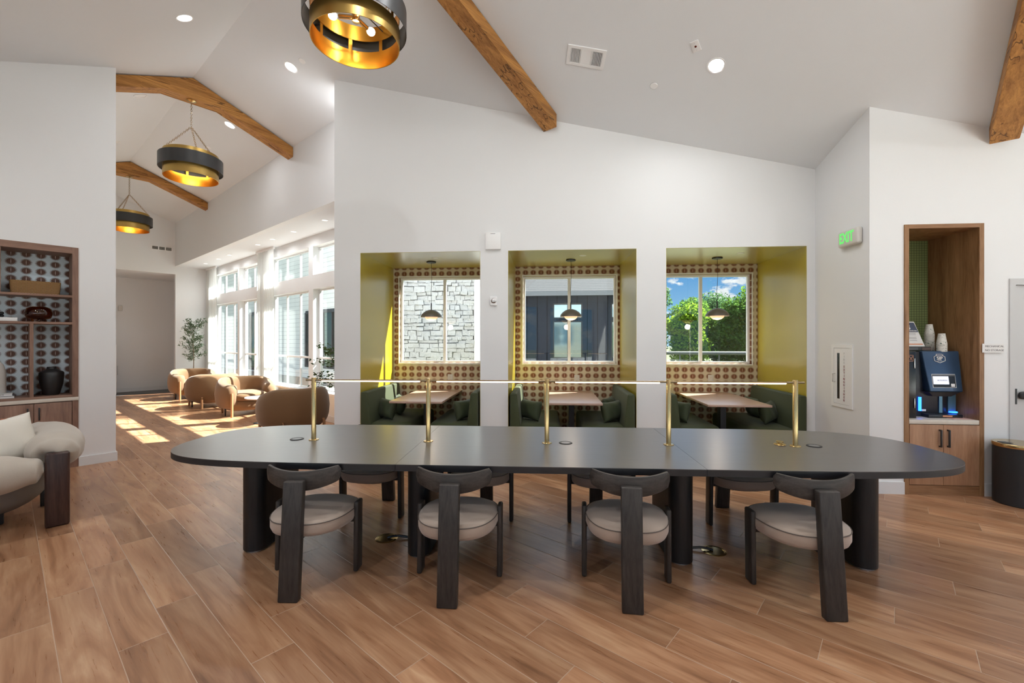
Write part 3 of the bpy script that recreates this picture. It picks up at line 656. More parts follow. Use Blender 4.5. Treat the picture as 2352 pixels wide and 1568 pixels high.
def pendant(label, w, z0=3.86, s=1.85, rz=0):
    zt = zr(1.85) - .17 - .383 * .34
    t = thing('ring_pendant', label, 'pendant lamp', tuple(H(s, w, z0)), rz, 'black and gold ring pendants')
    h = zt - z0
    o = MB(); ring(o, .335, 0, .145); o = o.build('inner_ring_lower', M['goldout'], t, ang=50)
    l = MB(); ring(l, .330, .001, .144, .002); l.build('gold_lining', M['goldin'], o, ang=50)
    o = MB(); ring(o, .335, .235, .36); o = o.build('inner_ring_upper', M['goldout'], t, ang=50)
    l = MB(); ring(l, .330, .236, .359, .002); l.build('gold_lining', M['goldin'], o, ang=50)
    o = MB(); ring(o, .39, .115, .295); o.build('outer_band', M['bronze'], t, ang=50)
    for i in range(8):
        a = 2 * PI * i / 8 + .2
        b_ = MB(); ring(b_, .334, .144, .236, .003, 3, a - .045, a + .045); b_.build('tab', M['goldin'], t)
    for i in range(3):
        a = 2 * PI * i / 3 + .5
        b_ = MB(); b_.box((.362 * math.cos(a), .362 * math.sin(a), .22), (.056, .012, .01), rot=Matrix.Rotation(a, 3, 'Z')); b_.build('bracket', M['bronze'], t)
    hub = MB(); hub.lathe([(0, .17), (.028, .17), (.03, .18), (.03, .24), (.012, .25), (.012, .36), (0, .36)], seg=20); hub = hub.build('hub', M['brass'], t)
    for i in range(3):
        a = 2 * PI * i / 3 + .9; dx, dy = math.cos(a), math.sin(a)
        MB().cyl((dx * .02, dy * .02, .205), (dx * .13, dy * .13, .205), .017, seg=14).build('socket', M['brass'], hub)
        MB().ball((dx * .175, dy * .175, .205), (.034, .034, .030)).build('bulb', M['bulb'], hub)
        MB().cyl((dx * .32, dy * .32, .30), (0, 0, .30), .005, seg=8).build('spoke', M['bronze'], hub)
    zz = .36 + .38
    for i in range(3):
        a = 2 * PI * i / 3 + .5; c_ = MB(); chain(c_, (.33 * math.cos(a), .33 * math.sin(a), .35), (.012 * math.cos(a), .012 * math.sin(a), zz)); c_.build('chain', M['brassdark'], t)
    c_ = MB(); chain(c_, (0, 0, zz), (0, 0, h - .03)); c_.build('top_chain', M['brassdark'], t)
    MB().lathe([(0, h), (.06, h), (.06, h - .012), (.02, h - .025), (0, h - .03)], seg=24).build('canopy', M['brass'], t)
    ld = bpy.data.lights.new('pendant_glow', 'POINT'); ld.energy = 2.6; ld.color = (1, .82, .60); ld.shadow_soft_size = .05
    lo = bpy.data.objects.new('pendant_glow', ld); COL.objects.link(lo); lo.parent = t; lo.location = (0, 0, .13)
    return t
pendant('large black and gold ring pendant cut by the top edge of the photo', 3.21, rz=.35)
pendant('middle black and gold ring pendant hanging in the hall opening', 7.72, rz=HYAW + .5)
pendant('smallest black and gold ring pendant, farthest down the hall', 12.3, rz=HYAW + 1.4)
# ------------------------------------------------------------------ long table
TX, TY = -.005, 3.325; TL, TW = 2.72, .625
tb = thing('work_table', 'long black oval-ended work table in the middle of the room', 'table', (TX, TY, 0), math.radians(1.15))
def top_poly(x0, x1, n=110):
    pts = []
    def hwid(x): return TW * max(0, 1 - abs(x / TL) ** 8) ** (1 / 2.7)
    xs = []
    for i in range(n + 1):
        q = i / n; x = x0 + (x1 - x0) * q
        if x0 < -2: x = x1 - (x1 - x0) * math.sin((1 - q) * PI / 2)
        if x1 > 2: x = x0 + (x1 - x0) * math.sin(q * PI / 2)
        xs.append(x)
    up = [(x, hwid(x)) for x in xs]; dn = [(x, -hwid(x)) for x in xs[::-1]]
    out = []
    for p in up + dn:
        if not out or (abs(p[0] - out[-1][0]) + abs(p[1] - out[-1][1])) > 1e-4: out.append(p)
    if abs(out[0][0] - out[-1][0]) + abs(out[0][1] - out[-1][1]) < 1e-4: out.pop()
    return out
for x0, x1, lb in ((-TL, -.9465, 'left rounded section'), (-.9445, .9445, 'middle straight section'), (.9465, TL, 'right rounded section')):
    pp = top_poly(x0, x1, 70 if abs(x0 + x1) > .1 else 6)
    o = MB().prism(pp, .7465, .75).build('tabletop', M['table'], tb, ang=40); o['label'] = lb
    MB().prism(pp, .708, .7465).build('edge_band', M['edge'], o, ang=40)
def stadium(hx, hy, n=10):
    r = hx; return [(r * math.cos(a), (hy - r) + r * math.sin(a)) for a in [PI * i / n for i in range(n + 1)]] + [(r * math.cos(a), -(hy - r) + r * math.sin(a)) for a in [PI + PI * i / n for i in range(n + 1)]]
for x in (-2.117, -.905, .917, 2.127):
    MB().prism([(p[0] + x, p[1]) for p in stadium(.083, .285)], .012, .708).build('leg', M['tablelegs'], tb, ang=50)
    MB().prism([(p[0] + x, p[1]) for p in stadium(.07, .27)], .0, .012).build('foot_plate', M['silver'], tb)
for x, y, lb in ((-1.941, 3.308, 'black oval cable grommet near the left brass post'), (.14, 3.339, 'black oval cable grommet beside the centre brass post'), (1.939, 3.385, 'black oval cable grommet right of the last brass post')):
    t = thing('cable_grommet', lb, 'grommet', (x, y, .75), group='cable grommets in the table')
    MB().lathe([(.034, 0), (.05, 0), (.05, .003), (.046, .005), (.036, .004)], seg=28, close=True).build('rim', M['black'], t); MB().lathe([(0, 0), (.034, 0), (.034, .0035), (0, .0035)], seg=24).build('cap', plain('grey cap', (.16, .16, .16), .35), t)
t = thing('brass_knob_outlet', 'small brass knob on a round flange left of the last brass post', 'table outlet', (1.711, 3.408, .75))
MB().lathe([(0, .0), (.040, .0), (.042, .003), (.038, .007), (.02, .009), (0, .009)], seg=28).build('flange', M['brass'], t)
MB().lathe([(0, .009), (.014, .009), (.015, .016), (.024, .018), (.024, .026), (0, .028)], seg=20).build('knob', M['brass'], t)
# light rail on the table
rl = thing('light_rail', 'brass posts joined by a glowing light bar along the table centre', 'table lamp', (0, 3.33, .75))
PX = [(-1.797, -.036), (-.90, -.018), (0, 0), (.895, .015), (1.796, .032)]
for x, y in PX:
    p_ = MB().lathe([(0, 0), (.0175, 0), (.0175, .479), (.0165, .481), (0, .481)], (x, y, .0), 24).build('post', M['brass'], rl)
    MB().lathe([(0, 0), (.037, 0), (.037, .004), (.035, .006), (.0178, .006)], (x, y, 0), 28).build('base_flange', M['brass'], p_)
    MB().cyl((x - .062, y - .001, .463), (x + .062, y + .001, .463), .008, seg=12).build('cross_pin', M['brassdark'], p_)
for (xa, ya), (xb, yb) in zip(PX, PX[1:]):
    b_ = MB(); b_.cyl((xa + .062, ya + .001, .4635), (xb - .062, yb - .001, .4635), .0055, seg=10); b_ = b_.build('light_bar', M['brassdark'], rl)
    MB().box(((xa + xb) / 2, (ya + yb) / 2, .455), (xb - xa - .128, .007, .009), rot=Matrix.Rotation(math.atan2(yb - ya, xb - xa), 3, 'Z')).build('led_strip', M['led'], b_, smooth=False)
    ld = bpy.data.lights.new('rail_glow', 'AREA'); ld.shape = 'RECTANGLE'; ld.size = xb - xa - .13; ld.size_y = .006; ld.energy = .8; ld.color = (1, .74, .48)
    lo = bpy.data.objects.new('rail_glow', ld); COL.objects.link(lo); lo.parent = rl; lo.location = ((xa + xb) / 2, (ya + yb) / 2, .451)
# floor boxes with cables
for x, y, dx, lb in ((-1.226, 3.311, 1, 'round brass floor box under the left half of the table'), (1.202, 3.298, -1, 'round brass floor box under the right half of the table')):
    t = thing('floor_box', lb, 'floor outlet', (x, y, 0), group='brass floor boxes')
    MB().lathe([(0, 0), (.085, 0), (.085, .003), (.068, .005), (.066, .003), (0, .003)], seg=36).build('cover', M['brass'], t)
    MB().tube([(dx * .01, 0, .006), (dx * .05, 0, .02), (dx * .10, .005, .022), (dx * .17, .01, .012), (dx * .24, .01, .012)], .009, 8).build('cable', M['blackgloss'], t)
# ------------------------------------------------------------------ dining chairs (three-legged look: one broad back post, two thin front posts)
def make_chair(label):
    t = thing('dining_chair', label, 'chair', (0, 0, 0), group='charcoal chairs round the work table')
    # local: back post at origin, chair faces +y
    L = []
    for z, y in ((0, 0), (.682, .062)):
        L.append([Vector((-.059, y - .025, z)), Vector((.059, y - .025, z)), Vector((.059, y + .025, z)), Vector((-.059, y + .025, z))])
    mb = MB(); mb.loft(L); bmesh.ops.bevel(mb.b, geom=mb.b.edges[:], offset=.008, segments=3, profile=.5, affect='EDGES'); mb.build('back_leg', M['chairwood'], t)
    for sx in (-1, 1):
        mb = MB(); L = []
        for z, y, x in ((0, .375, .262), (.455, .385, .262)):
            L.append([Vector((sx * x - .016, y - .046, z)), Vector((sx * x + .016, y - .046, z)), Vector((sx * x + .016, y + .046, z)), Vector((sx * x - .016, y + .046, z))])
        mb.loft(L); bmesh.ops.bevel(mb.b, geom=mb.b.edges[:], offset=.011, segments=3, profile=.5, affect='EDGES'); mb.build('front_leg', M['chairwood'], t)
    # curved backrest band
    N = 30; loops = []; R = .37; cy_ = .10 + R; amax = math.radians(38.5)
    for i in range(N + 1):
        q = i / N * 2 - 1; a = q * amax; e = abs(q); f_ = max(0, (e - .88) / .12)
        hh = (.061 - .013 * e * e) * (.45 + .55 * math.sqrt(max(0, 1 - f_ ** 2.4))); zc = .667 + .037 * e * e; th_ = .012 if e < .97 else .007
        d = Vector((math.sin(a), -math.cos(a), 0)); L = []
        for k_ in range(12):
            u = 2 * PI * k_ / 12; cu, su = math.cos(u), math.sin(u)
            L.append(Vector((d.x * (R + th_ * math.copysign(abs(cu) ** .5, cu)), cy_ + d.y * (R + th_ * math.copysign(abs(cu) ** .5, cu)), zc + hh * math.copysign(abs(su) ** .45, su))))
        loops.append(L)
    MB().loft(loops).build('backrest', M['chairback'], t, ang=50)
    # seat cushion: rounded plan, wider in front
    def plan(k=1.0, n=48):
        P_ = []
        for i in range(n):
            a = 2 * PI * i / n; c_, s_ = math.cos(a), math.sin(a)
            x = .253 * math.copysign(abs(c_) ** .72, c_); y = .262 * math.copysign(abs(s_) ** .78, s_)
            x *= 1 + .10 * (y / .262) if y < 0 else 1; x *= .97 if y > .2 else 1
            P_.append((x * k, .325 + y * k))
        return P_
    prof = [(.84, .336), (.96, .342), (1.0, .366), (1.0, .405), (.985, .420), (.90, .432), (.7, .441), (.4, .446), (.1, .448)]
    loops = [[Vector((x, y, z)) for x, y in plan(k_)] for k_, z in prof]
    se = MB().loft(loops).build('seat', M['seat'], t, ang=60)
    pl_ = plan(1.0); pts = [Vector((x, y, .417)) for x, y in pl_]; loops = []
    for i in range(len(pts)):
        d = (pts[(i + 1) % len(pts)] - pts[i - 1]).normalized(); nrm = Vector((d.y, -d.x, 0)); loops.append([pts[i] + (nrm * math.cos(2 * PI * m_ / 6) + Vector((0, 0, 1)) * math.sin(2 * PI * m_ / 6)) * .003 for m_ in range(6)])
    MB().loft(loops, closed=True).build('piping', M['piping'], se)
    mb = MB(); mb.prism([(x * .72, .325 + (y - .325) * .72) for x, y in plan(1.0)], .318, .338); mb.bb(-.25, .25, .36, .40, .318, .345); mb.bb(-.03, .03, .03, .38, .318, .345); mb.build('seat_frame', M['chairwood'], t)
    return t
ch = make_chair('near chair at the left end of the row, its seat turned toward the photo centre')
ch.location = (-1.498, 2.472, 0); ch.rotation_euler = (0, 0, math.radians(3))
dup(ch, 'near chair second from the left, backrest in front of the table', (-.566, 2.49, 0), 0)
dup(ch, 'near chair third from the left, right of the table middle', (.478, 2.52, 0), math.radians(-4))
dup(ch, 'near chair at the right end of the row, broad back leg leaning left', (1.563, 2.54, 0), math.radians(3))
dup(ch, 'far-side chair facing the near left end chair across the table', (-1.50, 4.11, 0), PI + math.radians(-2))
dup(ch, 'far-side chair behind the second near chair', (-.56, 4.11, 0), PI)
dup(ch, 'far-side chair behind the third near chair', (.45, 4.13, 0), PI)
dup(ch, 'far-side chair at the right, behind the rightmost near chair', (1.59, 4.17, 0), PI + math.radians(2))
# ------------------------------------------------------------------ booths
def pillow_mesh(mb, a, h, t_, n=14):
    """lumbar pillow a wide, h high, t_ thick, local xz plane, y thickness"""
    rows = []
    for sgn in (1, -1):
        g_ = []
        for j in range(n + 1):
            r_ = []
            for i in range(n + 1):
                u = i / n * 2 - 1; v = j / n * 2 - 1
                pin = 1 - .10 * (1 - abs(u) ** 2) * abs(v) ** 4 - 0; pin2 = 1 - .08 * (1 - abs(v) ** 2) * abs(u) ** 4
                th_ = t_ / 2 * max(0, (1 - abs(u) ** 3.0)) ** .6 * max(0, (1 - abs(v) ** 3.0)) ** .6 * (1 + .06 * math.sin(7 * u + 3 * v))
                r_.append(Vector((u * a / 2 * pin2, sgn * th_, v * h / 2 * pin)))
            g_.append(r_)
        rows.append(g_)
    front = [[mb.b.verts.new(p) for p in r_] for r_ in rows[0]]
    back = [[front[j][i] if i in (0, n) or j in (0, n) else mb.b.verts.new(rows[1][j][i]) for i in range(n + 1)] for j in range(n + 1)]
    for j in range(n):
        for i in range(n):
            mb.b.faces.new((front[j][i], front[j][i + 1], front[j + 1][i + 1], front[j + 1][i])); mb.b.faces.new((back[j][i], back[j + 1][i], back[j + 1][i + 1], back[j][i + 1]))
    return mb
def bench(label, x_wall, sgn, y0=5.50, y1=6.76):
    t = thing('booth_bench', label, 'bench', (x_wall, y0, 0), group='green velvet benches in the booths')
    L = y1 - y0
    mb = MB(); P = [(0.03, .10), (.20, .10), (.115, .86), (.03, .86)]
    lo = [[Vector((sgn * x, y, z)) for x, z in P] for y in (0, L)]; mb.loft(lo); bmesh.ops.bevel(mb.b, geom=mb.b.edges[:], offset=.022, segments=3, profile=.5, affect='EDGES'); mb.build('backrest', M['velvet'], t)
    mb = MB(); pts = [(.17, .0), (.17, L)]; n = 8; r_ = .12
    pl_ = [(.14, .02)] + [(.66 - r_ + r_ * math.cos(a), .02 + r_ + r_ * math.sin(a)) for a in [-PI / 2 + PI / 2 * i / n for i in range(n + 1)]] + [(.66, L), (.14, L)]
    cx_, cy2 = .40, L / 2
    prof = [(.97, .16), (1, .20), (1, .40), (.985, .43), (.94, .452), (.8, .465), (.4, .47)]
    mb.loft([[Vector((sgn * (cx_ + (x - cx_) * k_), cy2 + (y - cy2) * (1 - (1 - k_) * .5), z)) for x, y in pl_] for k_, z in prof]); mb.build('seat', M['velvet'], t, ang=60)
    mb = MB(); mb.bb(min(sgn * .08, sgn * .60), max(sgn * .08, sgn * .60), .08, L - .02, 0, .17); mb.build('plinth', M['black'], t, smooth=False)
    return t
def pillow(label, loc, rz, tilt, a=.42, h=.26, mat='velvetpillow', t_=.16, roll=0, group='green lumbar pillows'):
    o = pillow_mesh(MB(), a, h, t_).build('lumbar_pillow', M[mat], ang=80)
    o.location = loc; o.rotation_euler = (tilt, roll, rz); return tag(o, label, 'pillow', group)
bench('green bench on the left wall of the left booth', -2.41, 1); bench('green bench on the right wall of the left booth', -.842, -1)
bench('green bench on the left wall of the middle booth', -.488, 1); bench('green bench on the right wall of the middle booth', 1.103, -1)
bench('green bench on the left wall of the right booth', 1.46, 1); bench('green bench on the right wall of the right booth', 3.105, -1)
tl = math.radians(14)
pillow('dark green pillow at the front of the left bench in the left booth', (-2.16, 5.84, .60), -PI / 2 + .85, -tl)
pillow('sunlit green pillow behind the front one in the left booth', (-2.12, 6.24, .60), -PI / 2 + .5, -tl)
pillow('green pillow on the right bench of the left booth', (-1.09, 5.86, .60), PI / 2 - .5, -tl)
pillow('green pillow on the left bench of the middle booth', (-.22, 5.88, .60), -PI / 2 + .7, -tl)
pillow('front green pillow on the right bench of the middle booth', (.845, 5.84, .60), PI / 2 - .75, -tl)
pillow('rear green pillow on the right bench of the middle booth', (.87, 6.24, .60), PI / 2 - .4, -tl)
pillow('green pillow on the left bench of the right booth', (1.71, 5.95, .60), -PI / 2 + .4, -tl)
pillow('front green pillow on the right bench of the right booth', (2.83, 5.92, .60), PI / 2 - .7, -tl, .48)
pillow('rear green pillow half hidden by the table in the right booth', (2.86, 6.38, .60), PI / 2, -tl)
for (xa, xb), lb in zip([(-1.99, -1.31), (-.02, .68), (1.92, 2.66)], ['walnut table in the left booth', 'walnut table in the middle booth', 'walnut table in the right booth']):
    t = thing('booth_table', lb, 'table', ((xa + xb) / 2, 5.46, 0), group='walnut tables in the booths'); w2 = (xb - xa) / 2
    MB().bb(-w2, w2, 0, 1.335, .722, .75, .004).build('tabletop', M['tabtop'], t)
    MB().bb(-.035, .035, .50, .62, .01, .722).build('column', M['black'], t, smooth=False); MB().bb(-.22, .22, .38, .74, 0, .012).build('base_plate', M['black'], t, smooth=False)
    MB().bb(-.03, .03, .25, 1.0, .705, .722).build('top_bracket', M['black'], t, smooth=False)
for x, lb in ((-1.655, 'dome pendant over the left booth table'), (.335, 'dome pendant over the middle booth table'), (2.32, 'dome pendant over the right booth table')):
    t = thing('dome_pendant', lb, 'pendant lamp', (x, 6.25, ZB), group='dome pendants in the booths')
    MB().lathe([(0, 0), (.068, 0), (.068, -.018), (.064, -.022), (0, -.022)], seg=28).build('canopy', M['black'], t)
    MB().tube([(0, 0, -.02), (.006, 0, -.25), (-.004, 0, -.45), (.0, 0, -.60)], .0028, 6).build('cord', M['black'], t)
    MB().cyl((0, 0, -.60), (0, 0, -.70), .008, seg=12).build('stem', M['black'], t)
    MB().lathe([(0, -.692), (.03, -.695), (.075, -.710), (.115, -.738), (.142, -.770), (.153, -.802), (.150, -.802), (.138, -.772), (.112, -.742), (.072, -.714), (0, -.698)], seg=40).build('shade', plain('warm grey enamel', (.15, .135, .115), .38), t, ang=50)
    MB().ball((0, 0, -.79), (.092, .092, .062)).build('globe', M['globe'], t)
    ld = bpy.data.lights.new('booth_glow', 'POINT'); ld.energy = 3.5; ld.color = (1, .82, .64); ld.shadow_soft_size = .045
    lo = bpy.data.objects.new('booth_glow', ld); COL.objects.link(lo); lo.parent = t; lo.location = (0, 0, -.91)
# ------------------------------------------------------------------ coffee niche
nc = thing('coffee_niche_cabinet', 'tall built-in oak niche with a stone counter and two doors', 'cabinet', (NX0, YN, 0))
wN = NX1 - NX0; yb = .575; i0, i1 = .04, wN - .043
for q0, q1 in ((0, i0), (i1, wN)): MB().bb(q0, q1, -.012, .06, 0, NZ).build('side_frame', M['niche'], nc, smooth=False)
M['nicherail'] = wood('warm oak rail', (.18, .085, .036), (.36, .19, .095), 'X', 1.0, .45)
MB().bb(i0, i1, -.012, .06, NZ - .04, NZ).build('top_rail', M['nicherail'], nc, smooth=False); MB().bb(i0, i1, -.010, .06, 0, .095).build('plinth', M['nicherail'], nc, smooth=False)
for q0, q1 in ((i0 - .02, i0), (i1, i1 + .02)): MB().bb(q0, q1, .06, yb, 0, NZ - .02).build('side_panel', M['niche'], nc, smooth=False)
MB().bb(i0, i1, .06, yb, NZ - .04, NZ - .02).build('top_panel', M['niche'], nc, smooth=False)
MB().bb(i0, i1, yb, yb + .015, .7, NZ - .03).build('tile_back', M['mosaic'], nc, smooth=False)
MB().bb(i0 + .001, i1 - .001, -.012, yb, .695, .738, .003).build('counter', M['stone'], nc)
xm = .353
for a, b, hx in ((i0 + .003, xm - .002, xm - .044), (xm + .002, i1 - .003, xm + .03)):
    o = MB().bb(a, b, -.016, .006, .10, .69, .002).build('door', M['nichedoor'], nc)
    h_ = MB(); h_.bb(hx, hx + .013, -.045, -.032, .475, .645, .002); h_.bb(hx, hx + .013, -.034, -.014, .475, .488); h_.bb(hx, hx + .013, -.034, -.014, .632, .645); h_.build('handle', M['black'], o)
MB().bb(i0, i1, .04, yb, .1, .69).build('carcass', M['black'], nc, smooth=False)
ZC = .738
# coffee machine
cm_ = thing('coffee_machine', 'navy and black bean-to-cup coffee machine on the niche counter', 'coffee machine', (3.93, 4.80, ZC))
MB().bb(-.155, .225, .06, .40, .0, .665, .012).build('body', M['machine'], cm_)
MB().bb(-.10, .222, -.03, .08, .0, .035, .006).build('drip_tray', M['machine'], cm_)
# slanted front panel
L = [[Vector((x, y, z)) for x, y, z in ((-.118, .03, .672), (.236, .03, .672), (.236, .075, .672), (-.118, .075, .672))], [Vector((x, y, z)) for x, y, z in ((-.084, -.03, .262), (.226, -.03, .262), (.226, .07, .262), (-.084, .07, .262))]]
mb = MB(); mb.loft(L); bmesh.ops.bevel(mb.b, geom=mb.b.edges[:], offset=.012, segments=3, profile=.5, affect='EDGES'); fp = mb.build('front_panel', M['navy'], cm_)
L = [[Vector((x, y, z)) for x, y, z in ((-.10, -.03, .262), (.20, -.03, .262), (.20, .06, .262), (-.10, .06, .262))], [Vector((x, y, z)) for x, y, z in ((-.04, -.005, .215), (.13, -.005, .215), (.13, .06, .215), (-.04, .06, .215))]]
MB().loft(L).build('spout_housing', M['machine'], cm_, smooth=False)
sl = math.atan2(.06, .41)      # slant of the panel
def onp(x, z, off=.002): q = (.672 - z) / .41; return (x, .03 - .06 * q - off, z)
def slab(name, x0, x1, z0, z1, mat, par, off=.002, th=.002):
    c = onp((x0 + x1) / 2, (z0 + z1) / 2, off); o = MB().box((0, 0, 0), (x1 - x0, th, (z1 - z0) / math.cos(sl))).build(name, mat, par, smooth=False); o.location = c; o.rotation_euler = (-sl, 0, 0); return o
slab('screen_border', -.055, .165, .305, .44, M['paper'], fp, .0015); slab('screen_bezel', -.051, .161, .309, .436, M['blackgloss'], fp, .003)
slab('screen_bar', -.051, .161, .420, .436, plain('grey bezel', (.10, .10, .11), .4), fp, .0045)
slab('screen', -.048, .098, .338, .418, M['screen'], fp, .005); slab('card_reader', .115, .150, .315, .345, M['paper'], fp, .005)
text('lettering', 'METROPOLIS', .016, M['ink'], fp, onp(.035, .378, .0075), (PI / 2 - sl, 0, 0), .0003)
text('lettering', 'SIP', .046, M['paper'], fp, onp(.04, .597, .004), (PI / 2 - sl, 0, 0), .001, bold=.001)
mb = MB()
hexp = [(-.052, .018), (-.03, .03), (.03, .03), (.052, .018), (.052, -.02), (0, -.042), (-.052, -.02)]
for i in range(7):
    a = Vector(hexp[i]); b_ = Vector(hexp[(i + 1) % 7]); pa = Vector(onp(.04 + a.x, .595 + a.y, .003)); pb = Vector(onp(.04 + b_.x, .595 + b_.y, .003)); mb.cyl(pa, pb, .0028, seg=6)
for a, b_ in (((-.028, .03), (-.028, .045)), ((-.028, .045), (.025, .045)), ((.025, .045), (.038, .034)), ((-.02, -.022), (.02, -.022))): mb.cyl(onp(.04 + a[0], .595 + a[1], .003), onp(.04 + b_[0], .595 + b_[1], .003), .0026, seg=6)
mb.build('emblem', M['paper'], fp)
mb = MB(); mb.lathe([(0, 0), (.013, 0), (.013, .14), (0, .14)], (-.125, .045, .06), 14); mb.build('blue_light', M['blueled'], cm_)
MB().bb(-.10, -.06, .052, .06, .055, .075).build('small_label', M['paper'], cm_, smooth=False)
MB().bb(.15, .222, .050, .06, .05, .23).build('side_strip', M['teal'], cm_, smooth=False); MB().bb(.065, .095, .050, .06, .04, .215).build('centre_strip', M['teal'], cm_, smooth=False)
MB().bb(.222, .229, .06, .30, .06, .66).build('side_trim', M['teal'], cm_, smooth=False)
MB().lathe([(0, 0), (.035, 0), (.035, .012), (0, .012)], (.19, .045, .045), 18).build('blue_foot_light', M['blueled'], cm_)
MB().bb(.03, .12, -.034, -.03, .012, .028).build('copper_label', M['copper'], cm_, smooth=False)
# milk fridge beside it
fr_ = thing('milk_fridge', 'narrow black fridge at the left edge of the niche', 'fridge', (3.63, 4.74, ZC))
MB().bb(-.065, .062, 0, .36, 0, .67, .006).build('body', M['blackgloss'], fr_)
for a, b in ((.10, .20), (.50, .60)): MB().bb(.038, .047, -.006, 0, a, b, .002).build('hinge_cover', M['silver'], fr_)
mb = MB(); mb.bb(-.02, .03, -.003, 0, .57, .573); mb.bb(-.02, .03, -.003, 0, .63, .633); mb.bb(-.02, -.0175, -.003, 0, .57, .633); mb.bb(.0275, .03, -.003, 0, .57, .633); mb.box((.012, -.0015, .602), (.003, .003, .045), rot=Matrix.Rotation(.6, 3, 'Y')); mb.box((.005, -.0015, .602), (.003, .003, .045), rot=Matrix.Rotation(-.6, 3, 'Y')); mb.build('emblem_frame', M['copper'], fr_, smooth=False)
# snack tray, poster stand, cup stacks on top of the machine
ZT = ZC + .665
tr_ = thing('tea_tray', 'black condiment tray on top of the coffee machine', 'tray', (3.795, 4.90, ZT + .0))
MB().bb(-.07, .165, 0, .2, .008, .05, .004).build('tray', M['black'], tr_)
MB().bb(.075, .16, -.004, 0, .014, .042).build('front_label', plain('brown label', (.10, .06, .05), .5), tr_, smooth=False)
MB().bb(-.065, .035, -.004, 0, .014, .042).build('front_label', plain('grey label', (.07, .07, .075), .5), tr_, smooth=False)
po = thing('price_poster', 'slanted white and navy price card on the tray', 'sign', (3.80, 4.93, ZT + .052))
mb = MB(); L = [[Vector((-.165, -.01, 0)), Vector((.115, -.01, 0)), Vector((.115, -.004, 0)), Vector((-.165, -.004, 0))], [Vector((-.165, .06, .26)), Vector((.06, .06, .26)), Vector((.06, .066, .26)), Vector((-.165, .066, .26))]]
mb.loft(L); mb.build('card', M['paper'], po, smooth=False)
L = [[Vector((-.165, .0265, .15)), Vector((.078, .0265, .15)), Vector((.078, .03, .15)), Vector((-.165, .03, .15))], [Vector((-.165, .0555, .250)), Vector((.055, .0555, .250)), Vector((.055, .058, .250)), Vector((-.165, .058, .250))]]
MB().loft(L).build('navy_header', M['navyink'], po, smooth=False)
L = [[Vector((-.165, -.0075, .017)), Vector((.10, -.0075, .017)), Vector((.10, 0, .017)), Vector((-.165, 0, .017))], [Vector((-.165, -.003, .03)), Vector((.097, -.003, .03)), Vector((.097, 0, .03)), Vector((-.165, 0, .03))]]
MB().loft(L).build('copper_footer', M['copper'], po, smooth=False)
ps = PI / 2 - math.atan2(.07, .26)
text('lettering', '5', .06, M['paper'], po, (-.005, .0385, .195), (ps, 0, 0), .0005, bold=.002)
text('lettering', 'FREE PREMIUM BEVERAGES', .014, M['paper'], po, (-.02, .028, .163), (ps, 0, 0), .0004, bold=.0004)
for i, z in enumerate((.135, .12, .095, .08, .06)): MB().bb(-.02 - .04 * (i % 2), .05, -.0115 + z * .269, -.0095 + z * .269, z, z + .003).build('printed_line', M['ink'], po, smooth=False)
def cups(label, x, y, n, z=ZT):
    t = thing('paper_cup_stack', label, 'cup stack', (x, y, z), group='upside-down paper cup stacks')
    for i in range(n):
        z0 = i * .0125
        if i < n - 1: prof = [(.043, z0), (.0445, z0 + .003), (.043, z0 + .006), (.041, z0 + .0125)]
        else: prof = [(.043, z0), (.0445, z0 + .003), (.043, z0 + .006), (.0285, z0 + .105), (.0285, z0 + .110), (.026, z0 + .110), (0, z0 + .106)]
        MB().lathe(prof, seg=24).build('cup', M['cup'], t, ang=40)
    return t
def cupmat():
    m, nt, b = material('patterned paper cup'); co = nt.coord('Object')
    n1 = nt.noise(co, 90, 2, .5, 1.0); n2 = nt.noise(co, 14, 2); zz_ = nt.sep(co)[2]
    k = nt.math('GREATER_THAN', n1, .64); gcol = nt.mix(n2, (.08, .22, .14), (.02, .02, .02))
    c = nt.mix(k, (.74, .73, .68), gcol); setp(nt, b, color=c, rough=.6); return m
M['cup'] = cupmat()
cups('taller stack of upside-down paper cups on the coffee machine', 4.035, 5.02, 15); cups('shorter stack of upside-down paper cups, in front on the coffee machine', 4.03, 4.865, 7)
tag(MB().bb(-.09, .09, -.05, .05, 0, .004).build('paper_leaflet', plain('pink paper', (.62, .40, .36), .6), loc=(4.10 - .01, 4.735 + .01, ZC + .0)), 'thin pink leaflet on the counter beside the machine', 'leaflet')
# bin
t = thing('waste_bin', 'black round waste bin with a gold lid by the grey door', 'bin', (4.385, 4.475, 0))
MB().lathe([(0, 0), (.172, 0), (.178, .006), (.178, .55), (.172, .555), (0, .555)], seg=48).build('body', plain('black textured metal', (.014, .015, .017), .5, bump=.1, bscale=400), t)
MB().lathe([(0, .560), (.165, .565), (.181, .565), (.184, .56), (.184, .535), (.181, .530), (.178, .530)], seg=48).build('lid', M['brass'], t)
MB().bb(-.15, -.085, -.03, .05, .566, .569).build('lid_slot', M['black'], t, smooth=False); MB().ball((.02, -.05, .572), (.02, .02, .012)).build('lid_knob', M['brass'], t)
